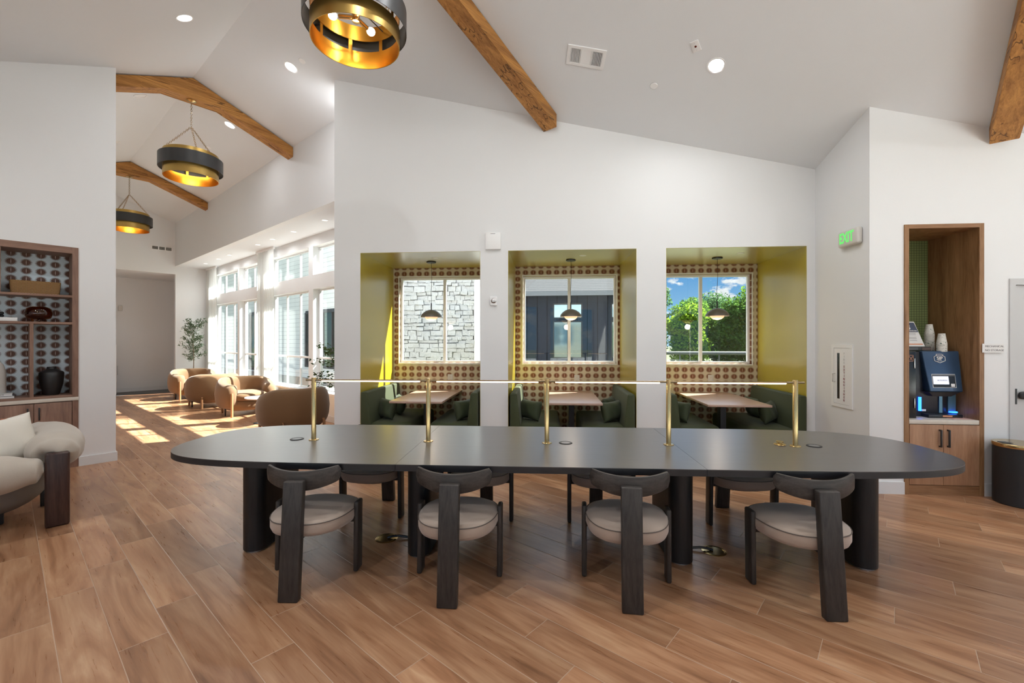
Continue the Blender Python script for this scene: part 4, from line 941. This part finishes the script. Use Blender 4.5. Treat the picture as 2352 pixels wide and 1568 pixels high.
# ------------------------------------------------------------------ built-in shelf on the left wall
sh = thing('bookcase', 'built-in rose oak bookcase with starburst backing on the left wall', 'bookcase', tuple(H(0, WL, 0)), HYAW)
D_ = .36; a0, a1 = SH0, SH1; ia, ib = a0 + .053, a1 - .053
for q0, q1 in ((a0, ia), (ib, a1)): MB().bb(q0, q1, -.012, D_, 0, SHZ).build('side_frame', M['cab'], sh, smooth=False)
MB().bb(ia, ib, -.012, D_, 2.555, SHZ).build('top_rail', M['cabx'], sh, smooth=False); MB().bb(ia, ib, -.012, D_, 0, .09).build('plinth', M['cabx'], sh, smooth=False)
MB().bb(ia, ib, D_, D_ + .015, .84, 2.56).build('starburst_back', M['starblue'], sh, smooth=False)
MB().bb(a0, a1 - .0, -.02, D_, .80, .84, .002).build('counter', M['stone'], sh)
MB().bb(ia, ib, 0, D_, .84, .868).build('bottom_shelf', M['cabx'], sh, smooth=False)
for z in (2.030, 1.708): MB().bb(ia, ib, -.004, D_, z, z + .026).build('shelf', M['cabx'], sh, smooth=False)
MB().bb(.252, .282, -.002, D_, .868, 1.708).build('divider', M['cab'], sh, smooth=False); MB().bb(.012, .036, -.002, D_, 2.056, 2.555).build('divider', M['cab'], sh, smooth=False)
MB().bb(-.7, -.67, -.002, D_, .868, 1.708).build('divider', M['cab'], sh, smooth=False)
dd_ = [ia + .003, -.24, .284, ib - .003]
dd_ = [-1.145, -.72, -.22, .284, .594]
for i in range(4):
    o = MB().bb(dd_[i] + .002, dd_[i + 1] - .002, -.016, .006, .10, .79, .002).build('door', M['cab'], sh)
    hx = dd_[i] + .035 if i % 2 else dd_[i + 1] - .055
    MB().bb(hx, hx + .013, -.04, -.026, .60, .745, .002).build('handle', M['black'], o)
MB().bb(ia, ib, .02, D_, .09, .80).build('carcass', M['cabx'], sh, smooth=False)
def SH_(s, dw, z): return tuple(H(s, WL + dw, z))
b_ = thing('wicker_basket', 'long low wicker basket on the top shelf of the bookcase', 'basket', SH_(.305, .2, 2.056), HYAW)
mb = MB()
def rr(hx, hy, z, r=.02, n=5):
    P_ = []
    for cx_, cy_, a_ in ((hx - r, hy - r, 0), (-hx + r, hy - r, PI / 2), (-hx + r, -hy + r, PI), (hx - r, -hy + r, 3 * PI / 2)):
        for i in range(n): a = a_ + PI / 2 * i / (n - 1); P_.append(Vector((cx_ + r * math.cos(a), cy_ + r * math.sin(a), z)))
    return P_
mb.loft([rr(.195, .10, 0), rr(.205, .11, .13), rr(.205, .11, .15), rr(.19, .095, .15), rr(.185, .09, .02)]); mb.build('weave', M['wicker'], b_, ang=60)
b_ = thing('amber_glass_bowl', 'rounded amber glass bowl on the middle shelf', 'bowl', SH_(.33, .17, 1.734), HYAW)
MB().lathe([(0, .03), (.06, .03), (.10, .045), (.118, .085), (.118, .11), (.105, .155), (.075, .175), (.068, .178), (.066, .172), (.095, .15), (.110, .108), (.110, .088), (.095, .055), (.05, .04), (0, .04)], seg=40).build('bowl', M['amber'], b_, ang=60)
for q in range(3): a = q * 2.1 + .5; MB().ball((.06 * math.cos(a), .06 * math.sin(a), .015), .0155).build('foot', M['amber'], b_)
tag(MB().lathe([(0, 0), (.062, 0), (.072, .02), (.10, .13), (.108, .22), (.108, .262), (.10, .275), (.06, .30), (.044, .312), (.040, .335), (.034, .335), (.034, .30), (0, .29)], seg=40).build('black_vase', M['blackceramic'], loc=SH_(.435, .17, .868), rot=HROT), 'matte black urn vase in the lower right shelf cell', 'vase')
tag(MB().lathe([(0, 0), (.15, 0), (.15, .18), (.148, .24), (.13, .32), (.09, .37), (.04, .395), (0, .40)], seg=36).build('white_vessel', plain('chalky white ceramic', (.60, .58, .55), .8), loc=SH_(-.07, .18, .923), rot=HROT), 'domed chalk-white vessel at the left edge, standing on two books', 'vase')
for z, wd, lb, mt in ((.868, .36, 'lower grey book under the white vessel', plain('grey book cover', (.22, .22, .23), .5)), (.896, .33, 'upper pale book directly under the white vessel', plain('pale book cover', (.55, .56, .56), .5))):
    t = thing('coffee_table_book', lb, 'book', SH_(-.04, .17, z), HYAW, 'books on the bookcase'); MB().bb(-wd / 2, wd / 2, -.12, .12, 0, .003).build('cover', mt, t, smooth=False); MB().bb(-wd / 2, wd / 2, -.12, .12, .023, .027).build('cover', mt, t, smooth=False); MB().bb(-wd / 2 + .004, wd / 2 - .004, -.116, .116, .003, .023).build('pages', M['paper'], t, smooth=False)
    MB().bb(-wd / 2, -wd / 2 + .003, -.12, .12, .003, .023).build('spine', mt, t, smooth=False)
    if z > .87: text('lettering', 'LATE', .017, M['ink'], t, (.08, -.117, .0135), (PI / 2, 0, 0), .0006)
t = thing('white_book_box', 'thick white book lying on the middle shelf at the left edge', 'book', SH_(-.02, .14, 1.734), HYAW, 'books on the bookcase'); MB().bb(-.16, .18, -.1, .1, 0, .042, .002).build('cover', M['paper'], t)
t = thing('bead_strand', 'glossy black bead strand heaped on the white book', 'ornament', SH_(-.0, .13, 1.776), HYAW)
for i in range(12):
    a = i * .62; MB().ball((-.03 + .075 * math.cos(a) , .03 * math.sin(a), .018 + (.03 if i > 7 else 0)), .018, 12, 8).build('bead', M['blackgloss'], t)
# ------------------------------------------------------------------ lounge armchair at the left edge
ar = thing('lounge_armchair', 'puffy beige armchair with dark slab legs at the left edge', 'armchair', tuple(H(.33, 5.20, 0)), HYAW)
# local: x = s, y = w ; slab leg at the origin
mb = MB(); mb.box((0, .0, .302), (.145, .075, .604), bev=.018, seg=3); mb.build('leg', M['darkwood'], ar)
mb = MB(); mb.box((-.36, .36, .16), (.15, .07, .30), bev=.012); mb.build('leg', M['black'], ar)
mb = MB(); mb.box((-.04, .72, .12), (.05, .05, .24), bev=.006); mb.build('leg', M['black'], ar)
mb = MB(); mb.box((-.95, .70, .18), (.15, .07, .36), bev=.01); mb.build('leg', M['darkwood'], ar)
mb = MB(); mb.ball((-.48, .62, .40), (.50, .52, .36), 40, 20, .85)
for v in mb.b.verts:
    if v.co.z > .42: v.co.z = .42
mb.build('seat_base', M['sofagrey'], ar, ang=60)
mb = MB(); mb.ball((-.50, .58, .47), (.42, .48, .10), 36, 14, .7); mb.build('seat_cushion', M['sofa'], ar, ang=80)
def bolster(name, path, rads, mat, fold=0, nseg=28, squash=1.0):
    """fat soft tube along path with folds near the ends"""
    n = len(path); loops = []
    path = [Vector(p) for p in path]
    def cat(i): return path[max(0, min(n - 1, i))]
    pts = []; rs = []
    for i in range(n - 1):
        for k_ in range(8):
            t_ = k_ / 8; p0, p1, p2, p3 = cat(i - 1), cat(i), cat(i + 1), cat(i + 2)
            pts.append(.5 * ((2 * p1) + (p2 - p0) * t_ + (2 * p0 - 5 * p1 + 4 * p2 - p3) * t_ ** 2 + (3 * p1 - p0 - 3 * p2 + p3) * t_ ** 3))
            sm = t_ * t_ * (3 - 2 * t_); rs.append(rads[i] * (1 - sm) + rads[i + 1] * sm)
    pts.append(path[-1]); rs.append(rads[-1]); m_ = len(pts)
    for i, p in enumerate(pts):
        d = (pts[min(i + 1, m_ - 1)] - pts[max(i - 1, 0)]).normalized(); a = Vector((0, 0, 1)).cross(d)
        a = a.normalized() if a.length > .05 else Vector((1, 0, 0)); b2 = d.cross(a); q = min(i, m_ - 1 - i) / (m_ / 2)
        L = []
        for k_ in range(nseg):
            u = 2 * PI * k_ / nseg; f = 1 + fold * max(0, 1 - q * 2.2) * math.sin(k_ * 2 * PI / nseg * 9) * .5
            L.append(p + (a * math.cos(u) + b2 * math.sin(u) * squash) * rs[i] * f)
        loops.append(L)
    return MB().loft(loops).build(name, mat, ar, ang=80)
bolster('back_roll', [(-.01, .05, .57), (-.005, .075, .58), (.0, .22, .59), (.02, .5, .59), (.02, .8, .59), (-.06, 1.06, .60), (-.12, 1.14, .58)], [.05, .145, .182, .19, .185, .15, .03], M['sofa'], .14, squash=.86)
bolster('arm_roll', [(-.075, -.01, .47), (-.13, .0, .475), (-.34, .0, .48), (-.7, .02, .48), (-1.0, .08, .47), (-1.08, .1, .47)], [.02, .10, .15, .155, .12, .02], M['sofa'], .12)
bolster('far_arm_roll', [(-.10, 1.12, .50), (-.3, 1.14, .50), (-.8, 1.12, .50), (-1.0, 1.08, .48)], [.03, .12, .12, .03], M['sofa'], .03)
o = pillow_mesh(MB(), .44, .40, .20, 18).build('throw_pillow', M['pillow'], ang=80); pl0 = H(.03, 5.52, .69); o.location = pl0; o.rotation_euler = (-.35, -.12, HYAW + .35)
tag(o, 'ivory square throw pillow resting in the beige armchair', 'pillow')
mb = MB()
for i in range(5): mb.box((.06 + i * .012, .0, .05 + i * .028), (.16, .228 * (1 - .1 * i) * .45, .008), rot=Matrix.Rotation(.2, 3, 'Y'))
mb.build('rust_stripes', M['rust'], o)
# ------------------------------------------------------------------ hall: barrel chairs, tables, plants, curtains
def barrel(label, s, w, face):
    t = thing('barrel_chair', label, 'armchair', tuple(H(s, w, 0)), HYAW + math.radians(face) - PI / 2, 'tan barrel chairs in the hall')
    # local: faces +y, width 1.0
    N = 44; loops = []; am = math.radians(140)
    for i in range(N + 1):
        q = i / N * 2 - 1; a = q * am; e = abs(q)
        q3 = max(0, (e - .30) / .70); zt = .755 - .135 * q3 * q3 * (3 - 2 * q3)
        z0_ = .15; th_ = .072 + .05 * e * e; k_end = 1 if e < .93 else math.sqrt(max(.03, 1 - ((e - .93) / .07) ** 2))
        zc = (zt + z0_) / 2; hh = (zt - z0_) / 2 * (.55 + .45 * k_end); th_ *= k_end
        rx, ry = .425, .36
        d = Vector((math.sin(a), -math.cos(a), 0)); L = []
        for k_ in range(20):
            u = 2 * PI * k_ / 20; cu, su = math.cos(u), math.sin(u)
            ra = th_ * math.copysign(abs(cu) ** .62, cu); zz_ = hh * math.copysign(abs(su) ** .6, su)
            bulge = .035 * math.cos((zz_ / max(hh, .01)) * PI / 2) if cu > 0 else 0
            yo = 0 if abs(a) < PI / 2 else (abs(a) - PI / 2) * .10
            L.append(Vector((d.x * (rx + ra + bulge), d.y * (ry + ra + bulge) + yo, zc + zz_)))
        loops.append(L)
    MB().loft(loops).build('shell', M['tan'], t, ang=80)
    mb = MB(); mb.ball((0, .06, .38), (.36, .40, .10), 36, 14, .6); mb.build('seat_cushion', M['tan'], t, ang=80)
    mb = MB(); mb.ball((0, .03, .22), (.42, .38, .14), 36, 12, .6); mb.build('base', M['tan'], t, ang=80)
    for sx in (-1, 1):
        MB().tube([(sx * .385, .43, 0), (sx * .385, .43, .44), (sx * .385, .425, .47)], .024, 12).build('front_leg', M['tanleg'], t)
        MB().cyl((sx * .40, .10, 0), (sx * .40, .10, .17), .014, .02, 10).build('foot', M['black'], t)
        MB().tube([(sx * .315, -.375, 0), (sx * .318, -.378, .20), (sx * .31, -.368, .25)], .022, 12).build('rear_leg', M['tanleg'], t)
    return t
barrel('tan barrel chair farthest down the hall, facing the camera beside the tree', 3.42, 14.10, 270)
barrel('tan barrel chair seen from behind, second from the far end', 3.30, 11.95, 88)
barrel('tan barrel chair facing the camera beside the round marble table', 3.40, 10.25, 270)
barrel('nearest tan barrel chair, its back rising behind the work table', 3.20, 7.45, 88)
def side_table(label, s, w):
    t = thing('side_table', label, 'table', tuple(H(s, w, 0)), 0, 'round marble side tables')
    MB().lathe([(0, .455), (.29, .455), (.31, .462), (.315, .472), (.31, .48), (0, .48)], seg=44).build('tabletop', M['marble'], t)
    MB().lathe([(0, 0), (.17, 0), (.17, .012), (.03, .02), (.025, .44), (.06, .455), (0, .455)], seg=28).build('pedestal', M['black'], t)
side_table('round marble side table between the two nearest barrel chairs', 3.22, 8.78); side_table('round marble side table between the two far barrel chairs', 3.40, 13.1)
def leaf_quads(mb, c, r, n, size, flat=.5, rnd=random):
    for _ in range(n):
        th_ = rnd.uniform(0, 2 * PI); ph = math.acos(rnd.uniform(-1, 1)); rr_ = rnd.random() ** .45
        p = Vector((c[0] + r[0] * rr_ * math.sin(ph) * math.cos(th_), c[1] + r[1] * rr_ * math.sin(ph) * math.sin(th_), c[2] + r[2] * rr_ * math.cos(ph)))
        d = Vector((rnd.gauss(0, 1), rnd.gauss(0, 1), rnd.gauss(0, .7))).normalized(); u = d.cross(Vector((rnd.gauss(0, 1), rnd.gauss(0, 1), rnd.gauss(0, 1)))).normalized(); s_ = size * rnd.uniform(.6, 1.3)
        mb.b.faces.new([mb.b.verts.new(p), mb.b.verts.new(p + d * s_ * .5 + u * s_ * flat * .5), mb.b.verts.new(p + d * s_), mb.b.verts.new(p + d * s_ * .5 - u * s_ * flat * .5)])
def potted(label, name, s, w, h, branches, mat, leaf, nl, seed, flat=.35, pot_r=.17, pot_h=.4, cat='plant'):
    rnd = random.Random(seed); t = thing(name, label, cat, tuple(H(s, w, 0)), HYAW)
    MB().lathe([(0, 0), (pot_r * .75, 0), (pot_r, pot_h), (pot_r * .9, pot_h), (pot_r * .88, pot_h - .04), (0, pot_h - .04)], seg=28).build('pot', M['pot'], t)
    tr = MB(); lf = MB(); tr.tube([(0, 0, pot_h - .06), (.01, .01, h * .5), (-.01, .0, h * .78), (.0, .0, h * .93)], lambda q: .014 * (1 - .7 * q), 7)
    for z0, az, ln, up in branches:
        pts = [Vector((0, 0, z0))]; d = Vector((math.cos(az), math.sin(az), up)).normalized()
        for k_ in range(1, 7): pts.append(pts[-1] + d * ln / 6 + Vector((rnd.gauss(0, .012), rnd.gauss(0, .012), rnd.gauss(0, .012)))); d.z *= .96
        tr.tube(pts, lambda q: .005 * (1 - .7 * q), 5)
        for k_ in range(1, 7):
            for _ in range(nl):
                q = pts[k_] + Vector((rnd.gauss(0, .035), rnd.gauss(0, .035), rnd.gauss(0, .035))); dd = (d + Vector((rnd.gauss(0, .8), rnd.gauss(0, .8), rnd.gauss(0, .6)))).normalized(); u = dd.cross(Vector((rnd.random(), rnd.random(), rnd.random() + .2))).normalized(); s_ = leaf * rnd.uniform(.7, 1.2)
                lf.b.faces.new([lf.b.verts.new(q), lf.b.verts.new(q + dd * s_ * .5 + u * s_ * flat * .5), lf.b.verts.new(q + dd * s_), lf.b.verts.new(q + dd * s_ * .5 - u * s_ * flat * .5)])
    tr.build('stem', M['bark'], t); lf.build('foliage', mat, t, smooth=False); return t
rb = random.Random(3)
br = [(.95 + i * .048, rb.uniform(0, 2 * PI), rb.uniform(.22, .34), rb.uniform(.5, .9)) for i in range(20)] + [(1.85, a, .25, 1.2) for a in (0, 2, 4)]
potted('slender olive tree by the far curtain behind the farthest barrel chair', 'potted_tree', 3.58, 14.74, 2.0, br, M['leafgrey'], .075, 10, 5, .28)
br = [(.72, 2.15, .62, .12), (.75, 2.5, .5, .3), (1.05, 2.25, .62, .35), (1.1, 2.0, .5, .5), (1.15, 2.5, .5, .65), (1.0, 2.2, .45, -.1), (1.2, 2.9, .35, .6), (1.0, 1.7, .4, .6)]
potted('leafy plant whose branches reach out past the booth wall corner', 'potted_shrub', 3.80, 6.80, 1.4, br, M['leaf'], .055, 9, 9, .55)
def curtain(label, w0, w1, s=3.965, n=11):
    t = thing('sheer_curtain', label, 'curtain', tuple(H(s, w0, 0)), HYAW + PI / 2, 'white sheer curtains')
    L = w1 - w0; mb = MB(); m_ = n * 10; rows = []
    for z in (.012, 1.2, 2.4, ZS - .05):
        amp = .035 if z < 3 else .025; rows.append([mb.b.verts.new((L * i / m_, amp * math.sin(2 * PI * n * i / m_) + .008 * math.sin(2 * PI * i / m_ * 3.3 + z), z)) for i in range(m_ + 1)])
    for a, b in zip(rows, rows[1:]):
        for i in range(m_): mb.b.faces.new((a[i], a[i + 1], b[i + 1], b[i]))
    mb.build('fabric', M['curtain'], t, ang=180)
    MB().bb(-.05, L + .05, -.02, .02, ZS - .05, ZS - .001).build('track', M['white'], t, smooth=False); return t
curtain('white sheer curtain between the two pairs of hall windows', 10.30, 11.20); curtain('white sheer curtain at the far end of the hall windows', 14.18, 15.0)
# ------------------------------------------------------------------ outdoors
# stone clad wall seen through the left booth window
st = thing('stone_wall', 'pale stacked stone wall outside the left booth window', 'stone wall', (-6.0, 9.3, -.16))
MB().bb(2.4, 4.46, .05, .6, 0, 3.1).build('core', M['mortar'], st, smooth=False)
mb = MB(); z = .3; rs = random.Random(11)
while z < 3.05:
    h_ = rs.choice((.07, .085, .10, .12)); x = 2.4 + rs.uniform(-.1, 0)
    while x < 4.44:
        l_ = min(rs.choice((rs.uniform(.07, .15), rs.uniform(.12, .26))), 4.46 - x)
        if l_ > .03:
            dp = rs.uniform(.0, .045); dz = rs.uniform(-.012, .012); i_ = len(mb.b.verts); mb.bb(x + .004, x + l_ - .004, dp, .08, z + .004 + dz, z + h_ - .004 + dz); mb.b.verts.ensure_lookup_table()
            for v in mb.b.verts[i_:]:
                if v.co.y < .07: v.co += Vector((rs.uniform(-.009, .009), rs.uniform(-.010, .010), rs.uniform(-.010, .010)))
        x += l_
    z += h_
mb.build('stonework', M['rubble'], st, smooth=False)
MB().bb(4.46, 4.54, .02, .6, 0, 3.12).build('corner_board', M['base'], st, smooth=False)
# charcoal building with shingle roof
bd = thing('charcoal_building', 'charcoal board building with a grey shingle roof outside the middle booth window', 'building', (-3.6, 18.0, -.16), math.radians(-1.6))
holes = [(a - 4.6, b - 4.6, c, d) for a, b, c, d in [(8.45, 9.62, 2.55, 3.16), (8.45, 9.62, .95, 2.45), (10.75, 11.9, 2.55, 3.16), (10.75, 11.9, .95, 2.45), (6.15, 7.35, 2.55, 3.16), (6.15, 7.35, .95, 2.45)]]
holed(0, 7.7, 0, 3.65, 0, .2, holes).build('wall', M['darksiding'], bd, smooth=False)
MB().bb(0, 7.7, .2, 5.2, 0, 3.5).build('interior_block', plain('dim interior', (.10, .12, .13), .8), bd, smooth=False)
mb = MB(); L = [[Vector((x, y, z)) for y, z in ((-.45, 3.52), (-.45, 3.60), (6, 6.4), (6, 6.3))] for x in (-.3, 8.1)]; mb.loft(L); mb.build('roof', M['shingle'], bd, smooth=False)
MB().bb(-.3, 8.1, -.52, -.45, 3.42, 3.60).build('gutter', plain('grey gutter', (.20, .21, .23), .5), bd, smooth=False)
for x0, x1, z0, z1 in holes:
    mb = MB(); 
    for a, b, c, d in ((x0, x0 + .05, z0, z1), (x1 - .05, x1, z0, z1), (x0, x1, z0, z0 + .05), (x0, x1, z1 - .05, z1), ((x0 + x1) / 2 - .02, (x0 + x1) / 2 + .02, z0, z1)): mb.bb(a, b, .02, .10, c, d)
    f_ = mb.build('window', M['darkframe'], bd, smooth=False); MB().bb(x0 + .04, x1 - .04, .07, .08, z0 + .04, z1 - .04).build('pane', M['farglass'], f_, smooth=False)
# white sided building beyond the hall windows
wb_ = thing('white_building', 'white lap-sided building close outside the hall windows', 'building', tuple(H(9.0, 15.0, -.16)), HYAW + PI / 2)
holes = [(1.6, 3.3, .5, 2.9), (4.3, 4.8, .5, 2.9), (9.6, 11.5, .1, 3.1)]
holed(0, 26, 0, 5.75, -.2, 0, holes).build('wall', M['siding'], wb_, smooth=False)
MB().bb(0, 26, -3, -.2, 0, 5.6).build('interior_block', plain('dark interior', (.05, .06, .06), .8), wb_, smooth=False)
for x0, x1, z0, z1 in holes:
    mb = MB()
    for a, b, c, d in ((x0 - .08, x0 + .06, z0, z1), (x1 - .06, x1 + .08, z0, z1), (x0, x1, z0, z0 + .1), (x0, x1, z1 - .06, z1 + .08), ((x0 + x1) / 2 - .03, (x0 + x1) / 2 + .03, z0, z1)): mb.bb(a, b, -.06, .03, c, d)
    f_ = mb.build('glazed_door', M['darkframe'], wb_, smooth=False); MB().bb(x0 + .05, x1 - .05, -.04, -.03, z0 + .05, z1 - .05).build('pane', M['glassg'], f_, smooth=False)
struct(MB().prism([(4.35, 7.2), (8.99, 7.2), (8.99, 30), (4.35, 30)], -.159, -.14).build('ground_paving', M['paving'], rot=HROT, smooth=False))
struct(MB().prism([(-22, -24), (14, -24), (14, -6.3), (-3.9, -6.3), (-3.9, 12), (-22, 12)], -.159, -.14).build('ground_bounce', plain('pale bounce ground', (.56, .56, .56), .8, bscale=2, var=.06), rot=HROT, smooth=False))  # unseen pale ground added outside the lounge windows to bounce sunlight onto the ceiling
# trees, fence and shrubs seen through the right booth window
def ltree(label, x, y, h, r, mat, seed, n=13000, nm='leafy_tree'):
    rnd = random.Random(seed); t = thing(nm, label, 'tree', (x, y, -.16), rnd.uniform(0, 6), 'trees beyond the fence')
    MB().tube([(0, 0, 0), (.05, .02, h * .3), (-.03, .05, h * .7)], lambda q: .16 * (1 - .6 * q), 8).build('trunk', M['bark'], t)
    mb = MB()
    for k_ in range(9):
        a = rnd.uniform(0, 2 * PI); d = rnd.uniform(0, r * .6); zc = (.16 + .70 * k_ / 8) * h; d *= 1.1 - .6 * k_ / 8; rr_ = r * rnd.uniform(.42, .62)
        leaf_quads(mb, (d * math.cos(a), d * math.sin(a), zc), (rr_, rr_, rr_ * .8), n // 9, .19, .7, rnd)
    mb.build('crown', mat, t, smooth=False)
def tmat(nm, c):
    m = bpy.data.materials.new(nm); m.use_nodes = True; nt = NT(m.node_tree); nt.n.clear()
    o = nt.new('ShaderNodeOutputMaterial'); d = nt.new('ShaderNodeBsdfDiffuse'); t = nt.new('ShaderNodeBsdfTranslucent'); a = nt.new('ShaderNodeMixShader'); a.inputs[0].default_value = .45
    k = nt.mix(nt.noise(nt.coord('Object'), 1.6, 4), tuple(v * .5 for v in c), tuple(v * 1.5 for v in c)); nt.l.new(k, d.inputs[0]); nt.l.new(k, t.inputs[0])
    nt.l.new(d.outputs[0], a.inputs[1]); nt.l.new(t.outputs[0], a.inputs[2]); nt.l.new(a.outputs[0], o.inputs[0]); return m
TM = [tmat('mid green crown', (.13, .24, .035)), tmat('bright green crown', (.22, .34, .03)), tmat('dark green crown', (.085, .17, .035)), tmat('blue green crown', (.09, .18, .07))]
tl_ = [(7.9, 34, 6.0, 2.0, 3, 'tallest narrow tree at the left edge of the right booth window'), (9.4, 30, 3.9, 1.9, 1, 'bright yellow-green tree low in the left pane'), (10.8, 33, 4.6, 2.2, 0, 'mid-green tree behind the bright one, left pane'),
       (12.6, 31, 4.4, 2.0, 2, 'dark rounded tree beside the window mullion'), (14.6, 31, 5.5, 2.6, 0, 'large leafy tree filling the right pane'), (16.3, 29, 4.7, 2.0, 2, 'dark tree at the right end of the right pane'),
       (18.5, 32, 5.4, 2.4, 0, 'tree past the right window edge'), (13.2, 36, 5.2, 2.4, 3, 'blue-green tree behind the middle of the row'), (6.2, 33, 4.6, 2.2, 2, 'tree at the left end, behind the charcoal building'), (21, 33, 5.0, 2.6, 1, 'rightmost tree beyond the fence')]
for i, (x, y, h, r, k_, lb) in enumerate(tl_): ltree(lb, x, y, h, r, TM[k_], 40 + i)
M['fence'] = plain('weathered grey pipe', (.10, .105, .11), .6)
fn = thing('pipe_fence', 'low metal pipe fence in front of the trees', 'fence', (5.0, 24, -.16))
MB().cyl((0, 0, 1.0), (20, 0, 1.0), .09, seg=12).build('top_pipe', M['fence'], fn); MB().cyl((0, 0, .45), (20, 0, .45), .03, seg=8).build('lower_rail', M['fence'], fn)
for i in range(11): MB().cyl((i * 2, 0, 0), (i * 2, 0, 1.0), .04, seg=8).build('post', M['fence'], fn)
bp = thing('round_sign_frame', 'white frame with a pale blue disc standing by the fence', 'sign', (11.15, 23.4, -.16))
mb = MB(); mb.bb(-.28, -.22, -.02, .02, .4, 1.45); mb.bb(.22, .28, -.02, .02, .4, 1.45); mb.bb(-.28, .28, -.02, .02, 1.39, 1.45); mb.bb(-.04, .04, -.02, .02, 0, .7); mb.bb(-.28, .28, -.02, .02, .4, .45); mb.build('frame', M['white'], bp, smooth=False)
MB().ball((0, 0, .85), (.18, .03, .2)).build('disc', plain('pale blue disc', (.35, .55, .62), .4), bp)
mb = MB(); leaf_quads(mb, (0, 0, .3), (.9, .5, .35), 900, .14, .5, random.Random(5)); tag(mb.build('low_shrub', TM[1], loc=(9.3, 20.5, -.16), smooth=False), 'bright low shrub in front of the pipe fence', 'shrub')
